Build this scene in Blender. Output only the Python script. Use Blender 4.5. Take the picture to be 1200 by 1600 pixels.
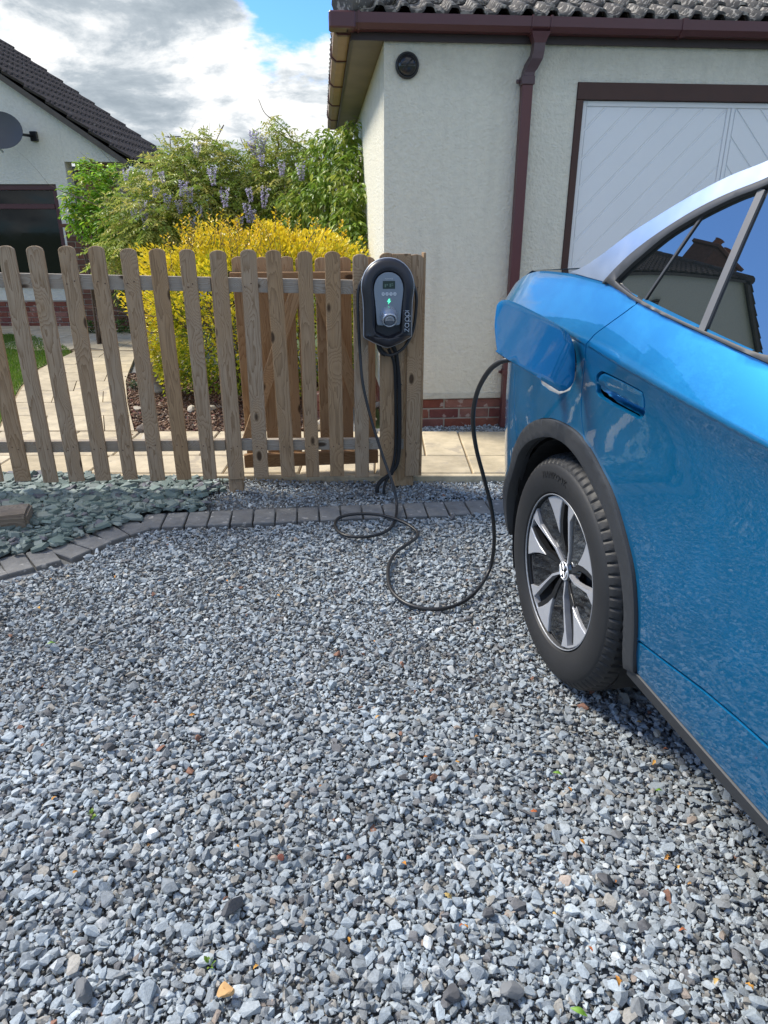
import bpy, bmesh, math, random
import numpy as np
from mathutils import Vector, Matrix
from mathutils.geometry import delaunay_2d_cdt
from math import sin, cos, tan, pi, radians as R, sqrt, atan2

for _o in list(bpy.data.objects): bpy.data.objects.remove(_o)
scene = bpy.context.scene
COL = scene.collection
rnd = random.Random(7)
rng = np.random.default_rng(11)

# ------------------------------------------------------------------ camera
PITCH, FPX, CAM_H = R(22.25), 1080.0, 1.38
cd = bpy.data.cameras.new('camera'); cam = bpy.data.objects.new('camera', cd); COL.objects.link(cam)
cam.location = (0, 0, CAM_H); cam.rotation_euler = (pi/2 - PITCH, 0, 0)
cd.sensor_fit = 'VERTICAL'; cd.sensor_height = 36; cd.lens = 36*FPX/1600
cd.clip_start = 0.05; cd.clip_end = 1000
scene.camera = cam
scene.view_settings.view_transform = 'Standard'; scene.view_settings.look = 'None'
scene.view_settings.exposure = EXPOSURE = 1.30; scene.view_settings.gamma = 1
scene.view_settings.use_curve_mapping = False
scene.render.engine = 'CYCLES'
scene.cycles.max_bounces = 6

# ------------------------------------------------------------------ node helper
class NT:
    def __init__(s, tree): s.t = tree; s.n = tree.nodes; s.l = tree.links
    def new(s, typ, **kw):
        n = s.n.new(typ)
        for k, v in kw.items():
            if k.startswith('i_'):
                key = k[2:]; key = int(key) if key.isdigit() else key.replace('_', ' ')
                s.set(n.inputs[key], v)
            else: setattr(n, k, v)
        return n
    def set(s, sock, v):
        if hasattr(v, 'is_linked') or isinstance(v, bpy.types.NodeSocket): s.l.new(v, sock)
        elif isinstance(v, bpy.types.Node): s.l.new(v.outputs[0], sock)
        else: sock.default_value = v
    def math(s, op, a, b=0.0, c=0.0, clamp=False):
        n = s.n.new('ShaderNodeMath'); n.operation = op; n.use_clamp = clamp
        for i, v in enumerate((a, b, c)): s.set(n.inputs[i], v)
        return n.outputs[0]
    def vmath(s, op, a, b=(0, 0, 0)):
        n = s.n.new('ShaderNodeVectorMath'); n.operation = op
        s.set(n.inputs[0], a); s.set(n.inputs[1], b)
        return n.outputs['Value'] if op in ('DOT_PRODUCT', 'LENGTH') else n.outputs[0]
    def mix(s, f, a, b, blend='MIX'):
        n = s.n.new('ShaderNodeMix'); n.data_type = 'RGBA'; n.blend_type = blend
        s.set(n.inputs[0], f)
        for i, v in ((6, a), (7, b)):
            if isinstance(v, tuple) and len(v) == 3: v = (*v, 1)
            s.set(n.inputs[i], v)
        return n.outputs[2]
    def ramp(s, f, stops, interp='LINEAR'):
        n = s.n.new('ShaderNodeValToRGB'); n.color_ramp.interpolation = interp
        e = n.color_ramp.elements
        while len(e) < len(stops): e.new(0.5)
        for i, (p, c) in enumerate(stops):
            e[i].position = p
            if not isinstance(c, tuple): c = (c, c, c)
            e[i].color = (*c, 1)
        s.set(n.inputs[0], f); return n.outputs[0]
    def noise(s, vec, scale, detail=4, rough=0.55, dist=0.0, dim='3D'):
        n = s.new('ShaderNodeTexNoise', noise_dimensions=dim)
        s.set(n.inputs['Vector'], vec); n.inputs['Scale'].default_value = scale
        n.inputs['Detail'].default_value = detail; n.inputs['Roughness'].default_value = rough
        n.inputs['Distortion'].default_value = dist
        return n.outputs[0]

# ------------------------------------------------------------------ world
SUN_EL, SUN_AZ = R(47), R(-62)      # azimuth from +Y, negative = left
world = bpy.data.worlds.new('World'); scene.world = world; world.use_nodes = True
w = NT(world.node_tree); w.n.clear()
sky = w.new('ShaderNodeTexSky', sky_type='NISHITA', sun_disc=False)
sky.sun_elevation = SUN_EL; sky.sun_rotation = SUN_AZ; sky.air_density = 1.0; sky.dust_density = 0.4; sky.ozone_density = 2.2
tc = w.new('ShaderNodeTexCoord'); d = tc.outputs['Generated']
sep = w.new('ShaderNodeSeparateXYZ'); w.set(sep.inputs[0], d)
den = w.math('ADD', w.math('MAXIMUM', sep.outputs[2], 0.0), 0.30)
cmb = w.new('ShaderNodeCombineXYZ')
w.set(cmb.inputs[0], w.math('DIVIDE', sep.outputs[0], den)); w.set(cmb.inputs[1], w.math('DIVIDE', sep.outputs[1], den))
w.set(cmb.inputs[2], w.math('MULTIPLY', sep.outputs[2], 1.3))
cp = w.vmath('ADD', cmb, (3.1, 1.7, 0.4))
n1 = w.noise(cp, 1.7, 12, 0.58, 0.12); n2 = w.noise(w.vmath('ADD', cp, (4, 2, 1)), 4.5, 9, 0.6)
def lobe(px, py, sharp, amt):
    v = Vector(((px-600)/FPX, cos(PITCH)-(py-800)/FPX*sin(PITCH), -sin(PITCH)-(py-800)/FPX*cos(PITCH))).normalized()
    return lobed(tuple(v), sharp, amt)
def lobed(v, sharp, amt):
    dt = w.vmath('DOT_PRODUCT', d, v)
    return w.math('MULTIPLY', w.math('POWER', w.math('MAXIMUM', dt, 0.0), sharp), amt)
cov = w.math('ADD', w.math('MULTIPLY', n1, 0.95), w.math('MULTIPLY', n2, 0.39))
terms = [lobe(260, 170, 9, 0.25), lobe(458, -5, 480, -0.42), lobe(380, 190, 60, 0.12), lobed((0.3, -0.7, 0.6), 2, 0.10),
         lobed(Vector((-0.60, 0.68, 0.42)).normalized(), 26, -0.235), lobe(1000, -150, 6, -0.08)]
for t_ in terms: cov = w.math('ADD', cov, t_)
m = w.new('ShaderNodeMapRange', interpolation_type='SMOOTHSTEP')
w.set(m.inputs[0], cov); m.inputs[1].default_value = 0.655; m.inputs[2].default_value = 0.76
n3 = w.noise(w.vmath('ADD', cp, (0.0, -0.12, 0.05)), 3.4, 11, 0.62, 0.25)
dens = w.math('ADD', w.math('MULTIPLY', w.math('SUBTRACT', cov, 0.70), 1.9), w.math('MULTIPLY', w.math('SUBTRACT', n3, 0.49), 4.3))
ccol = w.ramp(dens, [(0.0, (1.0, 1.0, 1.0)), (0.25, (0.74, 0.78, 0.82)), (0.55, (0.47, 0.53, 0.59)), (1.0, (0.34, 0.40, 0.46))])
ccol = w.mix(1.0, ccol, (0.46, 0.46, 0.455), 'MULTIPLY')
skyc = w.mix(1.0, sky.outputs[0], (0.038, 0.066, 0.104), 'MULTIPLY')
bgc = w.mix(m.outputs[0], skyc, ccol)
bg = w.new('ShaderNodeBackground'); w.set(bg.inputs[0], bgc); bg.inputs[1].default_value = 1.0
out = w.new('ShaderNodeOutputWorld'); w.l.new(bg.outputs[0], out.inputs[0])

# ------------------------------------------------------------------ sun (behind thin cloud, soft)
sd = bpy.data.lights.new('sun', 'SUN'); sd.energy = 2.4; sd.angle = R(14); sd.color = (1.0, 0.93, 0.80)
sun = bpy.data.objects.new('sun', sd); COL.objects.link(sun)
sv = Vector((sin(SUN_AZ)*cos(SUN_EL), cos(SUN_AZ)*cos(SUN_EL), sin(SUN_EL)))
sun.rotation_euler = (-sv).to_track_quat('-Z', 'Y').to_euler(); sun.location = (-6, 4, 8)

# ------------------------------------------------------------------ placement helpers
def ray(x, y):
    b = (y-800)/FPX
    return Vector(((x-600)/FPX, cos(PITCH)-b*sin(PITCH), -sin(PITCH)-b*cos(PITCH)))
def at(x, y, Y):
    r = ray(x, y); return Vector((0, 0, CAM_H)) + r*(Y/r.y)
def on_ground(x, y, z=0.0):
    r = ray(x, y); return Vector((0, 0, CAM_H)) + r*((z-CAM_H)/r.z)

# ------------------------------------------------------------------ objects
def tag(o, label=None, cat=None, group=None, kind=None, category=None):
    cat = cat or category
    if label: o['label'] = label
    if cat: o['category'] = cat
    if group: o['group'] = group
    if kind: o['kind'] = kind
    return o
def empty(name, loc=(0, 0, 0), rz=0.0, **kw):
    o = bpy.data.objects.new(name, None); COL.objects.link(o); o.location = loc; o.rotation_euler = (0, 0, rz)
    o.empty_display_size = 0.1
    return tag(o, **kw)
def link(name, me, mat=None, parent=None, loc=(0, 0, 0), rot=(0, 0, 0), scale=(1, 1, 1), **kw):
    o = bpy.data.objects.new(name, me); COL.objects.link(o)
    if mat is not None and not me.materials:
        for m_ in (mat if isinstance(mat, (list, tuple)) else [mat]): me.materials.append(m_)
    o.parent = parent; o.location = loc; o.rotation_euler = rot; o.scale = scale
    return tag(o, **kw)
def fast_mesh(name, V, T, smooth=False, colors=None, mats=None):
    """V (n,3) float, T (m,3) int triangles, colors (n,3)"""
    me = bpy.data.meshes.new(name)
    V = np.ascontiguousarray(V, dtype=np.float32); T = np.ascontiguousarray(T, dtype=np.int32)
    me.vertices.add(len(V)); me.vertices.foreach_set('co', V.ravel())
    me.loops.add(T.size); me.loops.foreach_set('vertex_index', T.ravel())
    me.polygons.add(len(T)); me.polygons.foreach_set('loop_start', np.arange(0, T.size, 3, dtype=np.int32))
    me.polygons.foreach_set('use_smooth', np.full(len(T), smooth))
    if mats is not None: me.polygons.foreach_set('material_index', np.asarray(mats, dtype=np.int32))
    me.update(calc_edges=True)
    if colors is not None:
        a = me.color_attributes.new('tint', 'FLOAT_COLOR', 'POINT')
        c4 = np.ones((len(V), 4), dtype=np.float32); c4[:, :3] = colors
        a.data.foreach_set('color', c4.ravel())
    return me
def rotz(a): return np.array([[cos(a), -sin(a), 0], [sin(a), cos(a), 0], [0, 0, 1.0]])

class MB:
    """collects simple shapes and becomes ONE mesh"""
    def __init__(s): s.v = []; s.f = []; s.m = []; s.sm = []
    def add(s, vs, fs, mi=0, smooth=False):
        k = len(s.v); s.v += [tuple(map(float, v)) for v in vs]
        s.f += [tuple(i+k for i in f) for f in fs]; s.m += [mi]*len(fs); s.sm += [smooth]*len(fs); return s
    def box(s, x0, x1, y0, y1, z0, z1, mi=0, ch=0.0):
        if ch <= 0:
            v = [(x, y, z) for z in (z0, z1) for y in (y0, y1) for x in (x0, x1)]
            return s.add(v, [(0, 2, 3, 1), (4, 5, 7, 6), (0, 1, 5, 4), (2, 6, 7, 3), (0, 4, 6, 2), (1, 3, 7, 5)], mi)
        bm = bmesh.new(); bmesh.ops.create_cube(bm, size=1)
        for v in bm.verts: v.co = Vector(((x0+x1)/2+v.co.x*(x1-x0), (y0+y1)/2+v.co.y*(y1-y0), (z0+z1)/2+v.co.z*(z1-z0)))
        bmesh.ops.bevel(bm, geom=bm.edges[:], offset=ch, segments=1, affect='EDGES')
        return s.bm(bm, mi)
    def bm(s, bm, mi=0, smooth=False):
        bm.verts.index_update(); vs = [v.co[:] for v in bm.verts]; fs = [[v.index for v in f.verts] for f in bm.faces]
        bm.free(); return s.add(vs, fs, mi, smooth)
    def prism(s, poly, d0, d1, fn, mi=0, smooth=False):
        """poly list of (a,b); fn(a,b,d)->xyz; cap both ends"""
        n = len(poly); vs = [fn(a, b, d0) for a, b in poly] + [fn(a, b, d1) for a, b in poly]
        fs = [tuple(range(n))[::-1], tuple(range(n, 2*n))]
        s.add(vs, fs, mi, False)
        s.add(vs, [(i, (i+1) % n, n+(i+1) % n, n+i) for i in range(n)], mi, smooth)
        return s
    def tube(s, pts, r, n=8, mi=0, cap=True):
        P = [Vector(p) for p in pts]; rr = r if isinstance(r, (list, tuple, np.ndarray)) else [r]*len(P)
        vs = []; up = None
        for i, p in enumerate(P):
            t = (P[min(i+1, len(P)-1)]-P[max(i-1, 0)]).normalized()
            if up is None: up = t.orthogonal().normalized()
            up = (up - t*up.dot(t)); up = up.normalized() if up.length > 1e-6 else t.orthogonal().normalized()
            b = t.cross(up)
            for k in range(n):
                a = 2*pi*k/n; vs.append(p + (up*cos(a)+b*sin(a))*rr[i])
        fs = [(i*n+k, i*n+(k+1) % n, (i+1)*n+(k+1) % n, (i+1)*n+k) for i in range(len(P)-1) for k in range(n)]
        s.add(vs, fs, mi, True)
        if cap:
            k0 = len(s.v)-len(vs)
            s.f += [tuple(k0+k for k in range(n))[::-1], tuple(k0+(len(P)-1)*n+k for k in range(n))]; s.m += [mi]*2; s.sm += [False]*2
        return s
    def lathe(s, prof, n=24, M=None, mi=0, smooth=True, closed=False):
        """prof (r, h) around local z; M 4x4"""
        M = M or Matrix(); vs = []
        for r, h in prof:
            for k in range(n): vs.append(M @ Vector((r*cos(2*pi*k/n), r*sin(2*pi*k/n), h)))
        m_ = len(prof)
        fs = [(i*n+k, i*n+(k+1) % n, (i+1)*n+(k+1) % n, (i+1)*n+k) for i in range(m_-1) for k in range(n)]
        return s.add(vs, fs, mi, smooth)
    def disc(s, r, h, n=24, M=None, mi=0):
        M = M or Matrix()
        return s.add([M @ Vector((r*cos(2*pi*k/n), r*sin(2*pi*k/n), h)) for k in range(n)], [tuple(range(n))], mi)
    def build(s, name, mat, parent=None, fix=True, **kw):
        me = bpy.data.meshes.new(name); me.from_pydata(s.v, [], s.f)
        me.polygons.foreach_set('material_index', s.m); me.polygons.foreach_set('use_smooth', s.sm)
        if fix:
            bm = bmesh.new(); bm.from_mesh(me); bmesh.ops.remove_doubles(bm, verts=bm.verts[:], dist=1e-5)
            bmesh.ops.recalc_face_normals(bm, faces=bm.faces[:]); bm.to_mesh(me); bm.free()
        me.update()
        return link(name, me, mat, parent, **kw)
def mesh_only(mb, name, mat):
    o = mb.build(name, mat); me = o.data; bpy.data.objects.remove(o); return me
def smooth_path(pts, n=8):
    """catmull-rom through points"""
    P = [Vector(p) for p in pts]; P = [P[0]*2-P[1]] + P + [P[-1]*2-P[-2]]; out_ = []
    for i in range(1, len(P)-2):
        for k in range(n):
            t = k/n; a, b, c, d_ = P[i-1], P[i], P[i+1], P[i+2]
            out_.append(0.5*((2*b)+(c-a)*t+(2*a-5*b+4*c-d_)*t*t+(3*b-a-3*c+d_)*t**3))
    out_.append(P[-2]); return out_

# ------------------------------------------------------------------ materials
def newmat(name):
    m_ = bpy.data.materials.new(name); m_.use_nodes = True; t = NT(m_.node_tree)
    return m_, t, t.n['Principled BSDF']
def simple(name, col, rough=0.6, metal=0.0, coat=0.0, spec=0.5, var=0.12, vscale=9.0, bump=0.0, bscale=60, emit=0):
    m_, t, p = newmat(name)
    tc_ = t.new('ShaderNodeTexCoord').outputs['Object']
    n_ = t.noise(tc_, vscale, 6, 0.6)
    c = t.mix(n_, tuple(max(0, x*(1-var)) for x in col), tuple(x*(1+var) for x in col))
    t.set(p.inputs['Base Color'], c); p.inputs['Metallic'].default_value = metal
    t.set(p.inputs['Roughness'], t.math('ADD', rough-0.06, t.math('MULTIPLY', t.noise(tc_, vscale*4, 4), 0.12)))
    p.inputs['Specular IOR Level'].default_value = spec
    p.inputs['Coat Weight'].default_value = coat; p.inputs['Coat Roughness'].default_value = 0.05
    if bump:
        b = t.new('ShaderNodeBump'); b.inputs['Strength'].default_value = 0.6; b.inputs['Distance'].default_value = bump
        t.set(b.inputs['Height'], t.noise(tc_, bscale, 5, 0.6)); t.set(p.inputs['Normal'], b)
    if emit:
        p.inputs['Emission Color'].default_value = (*col, 1); p.inputs['Emission Strength'].default_value = emit
    return m_
def tinted(name, rough=0.85, bump=0.002, bscale=120, trans=0.0, spec=0.35, mott=0.35):
    """base colour from the 'tint' attribute (one colour per stone / leaf)"""
    m_, t, p = newmat(name)
    a = t.new('ShaderNodeAttribute', attribute_name='tint').outputs['Color']
    tc_ = t.new('ShaderNodeTexCoord').outputs['Object']
    n_ = t.noise(tc_, bscale, 5, 0.65)
    c = t.mix(1.0, a, t.ramp(n_, [(0.3, 1-mott), (0.7, 1+mott*0.0+0.0)]), 'MULTIPLY')
    t.set(p.inputs['Base Color'], c); p.inputs['Roughness'].default_value = rough; p.inputs['Specular IOR Level'].default_value = spec
    if bump:
        b = t.new('ShaderNodeBump'); b.inputs['Strength'].default_value = 0.7; b.inputs['Distance'].default_value = bump
        t.set(b.inputs['Height'], t.noise(tc_, bscale*2.2, 4, 0.65)); t.set(p.inputs['Normal'], b)
    if trans:
        tr = t.new('ShaderNodeBsdfTranslucent'); t.set(tr.inputs[0], c)
        mx = t.new('ShaderNodeMixShader'); mx.inputs[0].default_value = trans
        t.l.new(p.outputs[0], mx.inputs[1]); t.l.new(tr.outputs[0], mx.inputs[2])
        t.l.new(mx.outputs[0], t.n['Material Output'].inputs[0])
    return m_
def wood(name, c_grey, c_brown, c_dark, axis='Z', brownness=0.5, ringscale=26):
    m_, t, p = newmat(name)
    tc_ = t.new('ShaderNodeTexCoord').outputs['Object']
    ob = t.new('ShaderNodeObjectInfo'); rnd_ = ob.outputs['Random']
    off = t.new('ShaderNodeCombineXYZ')
    t.set(off.inputs[0], t.math('MULTIPLY', rnd_, 0.9)); t.set(off.inputs[1], t.math('MULTIPLY', t.math('FRACT', t.math('MULTIPLY', rnd_, 13.7)), 0.14))
    t.set(off.inputs[2], t.math('MULTIPLY', rnd_, 37.0))
    sc = {'Z': (1, 1, 0.055), 'X': (0.055, 1, 1), 'Y': (1, 0.055, 1)}[axis]
    rotv = {'Z': 'Z', 'X': 'X', 'Y': 'Y'}[axis]
    if axis == 'X':
        sx = t.new('ShaderNodeSeparateXYZ'); t.set(sx.inputs[0], tc_); cx = t.new('ShaderNodeCombineXYZ')
        t.set(cx.inputs[0], sx.outputs[2]); t.set(cx.inputs[1], sx.outputs[1]); t.set(cx.inputs[2], sx.outputs[0]); tc_ = cx.outputs[0]
    base = t.vmath('ADD', tc_, off.outputs[0])
    # knots bend the grain round them
    kv = t.vmath('MULTIPLY', base, (9.0, 9.0, 4.2))
    vor = t.new('ShaderNodeTexVoronoi', feature='F1', voronoi_dimensions='3D'); t.set(vor.inputs['Vector'], kv); vor.inputs['Scale'].default_value = 1.0
    kd = vor.outputs['Distance']
    knot = t.ramp(kd, [(0.09, 1.0), (0.15, 0.0)])
    halo = t.ramp(kd, [(0.05, 1.0), (0.55, 0.0)], 'EASE')
    st = t.vmath('MULTIPLY', base, (1, 1, 0.05))
    wob = t.noise(t.vmath('MULTIPLY', base, (2.0, 2.0, 1.1)), 1.0, 3, 0.5)
    rr = t.new('ShaderNodeCombineXYZ'); sp = t.new('ShaderNodeSeparateXYZ'); t.set(sp.inputs[0], base)
    xx = t.math('ADD', t.math('SUBTRACT', t.math('MULTIPLY', rnd_, -0.9), -0.012), sp.outputs[0])
    yy = t.math('ADD', sp.outputs[1], 0.02)
    rad = t.math('SQRT', t.math('ADD', t.math('MULTIPLY', xx, xx), t.math('MULTIPLY', yy, yy)))
    ph = t.math('ADD', t.math('MULTIPLY', rad, 150.0), t.math('ADD', t.math('MULTIPLY', wob, 16.0), t.math('MULTIPLY', halo, 7.0)))
    ph = t.math('ADD', ph, t.math('MULTIPLY', t.noise(st, 22, 4, 0.6), 5.0))
    s_ = t.math('FRACT', ph)
    ring = t.math('POWER', s_, 2.2)
    fib = t.noise(t.vmath('MULTIPLY', base, (260, 260, 9)), 1.0, 3, 0.7)
    tone = t.noise(t.vmath('MULTIPLY', base, (9, 9, 1.4)), 1.0, 3, 0.6)
    brown = t.math('ADD', t.math('MULTIPLY', t.math('SUBTRACT', tone, 0.5), 1.7), t.math('ADD', t.math('MULTIPLY', t.math('FRACT', t.math('MULTIPLY', rnd_, 7.3)), 1.0), brownness-0.48), clamp=True)
    c = t.mix(brown, c_grey, c_brown)
    c = t.mix(t.math('MULTIPLY', ring, 0.85), c, c_dark)
    c = t.mix(t.math('MULTIPLY', t.math('SUBTRACT', 1.0, fib), 0.55), c, tuple(x*0.5 for x in c_dark))
    c = t.mix(t.math('MULTIPLY', halo, 0.25), c, c_brown)
    c = t.mix(t.math('MULTIPLY', knot, 0.88), c, (0.035, 0.018, 0.01))
    t.set(p.inputs['Base Color'], c); p.inputs['Roughness'].default_value = 0.82; p.inputs['Specular IOR Level'].default_value = 0.25
    b = t.new('ShaderNodeBump'); b.inputs['Strength'].default_value = 0.5; b.inputs['Distance'].default_value = 0.0015
    t.set(b.inputs['Height'], t.math('SUBTRACT', t.math('ADD', t.math('MULTIPLY', fib, 0.7), t.math('MULTIPLY', ring, 0.4)), t.math('MULTIPLY', knot, 0.6))); t.set(p.inputs['Normal'], b)
    return m_
def render_mat(name, col, lump=70, dist=0.006, dirt=0.25, ztop=2.44):
    m_, t, p = newmat(name)
    tc_ = t.new('ShaderNodeTexCoord').outputs['Object']
    big = t.noise(tc_, 1.3, 6, 0.6); fine = t.noise(tc_, 26, 5, 0.6)
    v = t.new('ShaderNodeTexVoronoi', feature='SMOOTH_F1'); t.set(v.inputs['Vector'], t.vmath('ADD', tc_, t.vmath('MULTIPLY', t.new('ShaderNodeTexNoise', i_Scale=30.0).outputs['Color'], (0.03, 0.03, 0.03)))); v.inputs['Scale'].default_value = lump
    h = t.math('ADD', t.math('MULTIPLY', v.outputs['Distance'], 0.5), t.math('ADD', t.math('MULTIPLY', t.noise(tc_, lump*0.55, 4, 0.6), 1.0), t.math('MULTIPLY', t.noise(tc_, lump*2.4, 3, 0.6), 0.35)))
    c = t.mix(big, tuple(x*(1-dirt*0.5) for x in col), tuple(min(1, x*(1+dirt*0.12)) for x in col))
    c = t.mix(t.ramp(fine, [(0.35, 0.22), (0.6, 0.0)]), c, tuple(x*0.62 for x in col))
    sz = t.new('ShaderNodeSeparateXYZ'); t.set(sz.inputs[0], tc_)
    edge = t.math('ADD', t.math('MULTIPLY', t.math('SUBTRACT', sz.outputs[2], ztop-0.28), 3.2), t.math('MULTIPLY', t.math('SUBTRACT', t.noise(tc_, 3.0, 5, 0.65), 0.5), 1.6), clamp=True)
    c = t.mix(t.math('MULTIPLY', edge, dirt*1.3), c, (0.25, 0.24, 0.18))   # algae and dirt under the eaves
    stv = t.noise(t.vmath('MULTIPLY', tc_, (9, 9, 0.55)), 1.0, 4, 0.6)      # faint rain streaks
    c = t.mix(t.ramp(stv, [(0.50, 0.0), (0.78, dirt*0.9)]), c, (0.40, 0.39, 0.33))
    foot = t.math('ADD', t.math('MULTIPLY', t.math('SUBTRACT', 0.62, sz.outputs[2]), 1.3), t.math('MULTIPLY', t.math('SUBTRACT', t.noise(tc_, 5.0, 5, 0.65), 0.55), 1.5), clamp=True)
    c = t.mix(t.math('MULTIPLY', foot, dirt*0.9), c, (0.42, 0.38, 0.31))    # splash dirt
    t.set(p.inputs['Base Color'], c); p.inputs['Roughness'].default_value = 0.93; p.inputs['Specular IOR Level'].default_value = 0.2
    b = t.new('ShaderNodeBump'); b.inputs['Strength'].default_value = 0.85; b.inputs['Distance'].default_value = dist
    t.set(b.inputs['Height'], h); t.set(p.inputs['Normal'], b)
    return m_
def perobj(name, cols, rough=0.85, bump=0.002, bscale=90, spots=None, spot_scale=25, spot_lo=0.62):
    """each copy takes its own tone from a ramp of real base colours"""
    m_, t, p = newmat(name)
    tc_ = t.new('ShaderNodeTexCoord').outputs['Object']; ob = t.new('ShaderNodeObjectInfo').outputs['Random']
    base = t.vmath('ADD', tc_, t.vmath('MULTIPLY', t.new('ShaderNodeObjectInfo').outputs['Location'], (3.1, 2.3, 5.0)))
    c = t.ramp(ob, [(i/(max(1, len(cols)-1)), k) for i, k in enumerate(cols)])
    n_ = t.noise(base, bscale*0.12, 6, 0.65)
    c = t.mix(1.0, c, t.ramp(n_, [(0.3, 0.72), (0.7, 1.12)]), 'MULTIPLY')
    if spots: c = t.mix(t.ramp(t.noise(base, spot_scale, 5, 0.55), [(spot_lo, 0.0), (spot_lo+0.06, 0.85)]), c, spots)
    t.set(p.inputs['Base Color'], c); p.inputs['Roughness'].default_value = rough; p.inputs['Specular IOR Level'].default_value = 0.25
    b = t.new('ShaderNodeBump'); b.inputs['Strength'].default_value = 0.8; b.inputs['Distance'].default_value = bump
    t.set(b.inputs['Height'], t.math('ADD', t.noise(base, bscale, 6, 0.7), t.math('MULTIPLY', n_, 0.8))); t.set(p.inputs['Normal'], b)
    return m_

M_picket = wood('weathered picket wood', (0.48, 0.375, 0.27), (0.45, 0.295, 0.165), (0.23, 0.145, 0.08), brownness=0.50)
M_rail = wood('weathered rail wood', (0.44, 0.41, 0.37), (0.38, 0.30, 0.21), (0.25, 0.20, 0.15), axis='X', brownness=0.15)
M_gate = wood('brown gate wood', (0.50, 0.36, 0.22), (0.46, 0.29, 0.16), (0.28, 0.17, 0.09), brownness=0.5)
M_gaterail = wood('brown gate rail wood', (0.42, 0.29, 0.17), (0.38, 0.23, 0.12), (0.22, 0.12, 0.06), axis='X', brownness=0.5)
M_timber = wood('old grey timber', (0.36, 0.32, 0.27), (0.28, 0.22, 0.16), (0.13, 0.10, 0.08), axis='X', brownness=0.1)
M_render = render_mat('cream roughcast', (0.78, 0.755, 0.64), dist=0.012)
M_render2 = render_mat('white roughcast', (0.72, 0.71, 0.65), lump=55, dist=0.008, dirt=0.08, ztop=9)
M_maroon = simple('maroon plastic', (0.088, 0.030, 0.034), 0.38, var=0.2, vscale=5)
M_brownpipe = simple('brown red plastic pipe', (0.105, 0.034, 0.034), 0.42, var=0.15, vscale=5)
M_fascia = simple('dark brown fascia', (0.030, 0.016, 0.014), 0.5)
M_gutbrown = simple('faded tan gutter plastic', (0.30, 0.20, 0.13), 0.5, var=0.25)
M_soffit = simple('stained soffit board', (0.17, 0.15, 0.12), 0.8, var=0.4, vscale=4, bump=0.001)
M_dframe = simple('dark brown frame wood', (0.055, 0.022, 0.015), 0.55, var=0.35, vscale=8, bump=0.001)
M_door = simple('white garage door paint', (0.78, 0.80, 0.81), 0.45, var=0.05, vscale=2)
M_black = simple('black plastic', (0.012, 0.012, 0.013), 0.35)
M_blackmatt = simple('matt black', (0.010, 0.010, 0.011), 0.8)
M_cable = simple('black rubber cable', (0.018, 0.018, 0.019), 0.42, bump=0.0004, bscale=300)
M_brick = perobj('red brick', [(0.20, 0.065, 0.045), (0.26, 0.10, 0.07), (0.30, 0.15, 0.12), (0.17, 0.055, 0.05)], spots=(0.42, 0.33, 0.29), spot_scale=14, spot_lo=0.60, bump=0.003)
M_mortar = simple('mortar', (0.36, 0.33, 0.28), 0.95, bump=0.003, bscale=120)
M_brickdark = perobj('brown brick', [(0.13, 0.065, 0.045), (0.20, 0.085, 0.06), (0.11, 0.06, 0.045), (0.22, 0.10, 0.07)], bump=0.003)
M_tile = perobj('grey concrete tile', [(0.10, 0.095, 0.09), (0.14, 0.13, 0.12), (0.11, 0.10, 0.095)], spots=(0.50, 0.46, 0.40), spot_scale=28, spot_lo=0.53, bump=0.004)
M_slab = perobj('sandstone slab', [(0.50, 0.42, 0.29), (0.55, 0.47, 0.34), (0.46, 0.39, 0.28), (0.58, 0.50, 0.37)], bump=0.003, bscale=60, spots=(0.36, 0.31, 0.24), spot_scale=7, spot_lo=0.58)
M_joint = simple('sandy joint', (0.30, 0.23, 0.14), 0.95, bump=0.002, bscale=200)
M_paver = perobj('grey paver', [(0.165, 0.165, 0.165), (0.22, 0.22, 0.217), (0.19, 0.19, 0.188)], spots=(0.48, 0.46, 0.43), spot_scale=24, spot_lo=0.63, bump=0.003, bscale=160)
M_gravel = tinted('grey crushed stone', bump=0.0015, bscale=160)
M_slate = tinted('green grey slate', bump=0.001, bscale=90, rough=0.7, spec=0.4, mott=0.22)
M_mulch = tinted('bark chips', bump=0.002, bscale=120)
M_leaf = tinted('leaf', rough=0.45, bump=0, bscale=60, trans=0.35, spec=0.4, mott=0.12)
M_petal = tinted('petal', rough=0.6, bump=0, trans=0.3, mott=0.05)
M_bark = simple('brown bark', (0.13, 0.095, 0.07), 0.9, var=0.3, vscale=30, bump=0.004, bscale=80)
M_rock = simple('pale boulder', (0.36, 0.33, 0.28), 0.85, var=0.35, vscale=14, bump=0.006, bscale=40)
# ================================================================== GROUND
def sheet(name, pts, z, mat, th=0.0, **kw):
    mb = MB()
    if th: mb.prism(pts, z-th, z, lambda a, b, d_: (a, b, d_))
    else: mb.add([(a, b, z) for a, b in pts], [tuple(range(len(pts)))])
    return mb.build(name, mat, fix=False, kind='structure', **kw)
M_earth = simple('dark damp earth and grit', (0.15, 0.155, 0.16), 0.95, var=0.5, vscale=30, bump=0.006, bscale=90)
M_field = simple('far grass', (0.07, 0.10, 0.03), 0.95, var=0.3, vscale=0.3)
gnd = sheet('ground', [(-300, -300), (300, -300), (300, 400), (-300, 400)], -0.035, M_field)
def undul(x, y):
    return 0.007*np.sin(x*3.1+0.7)*np.cos(y*2.3+0.4)+0.004*np.sin(x*7.3+y*5.1)
gx, gy = np.meshgrid(np.linspace(-4, 6, 101), np.linspace(-4, 3.6, 77), indexing='ij')
V_ = np.stack([gx, gy, undul(gx, gy)-0.012], -1).reshape(-1, 3)
ii = (np.arange(100)[:, None]*77+np.arange(76)[None]).ravel()
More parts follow.
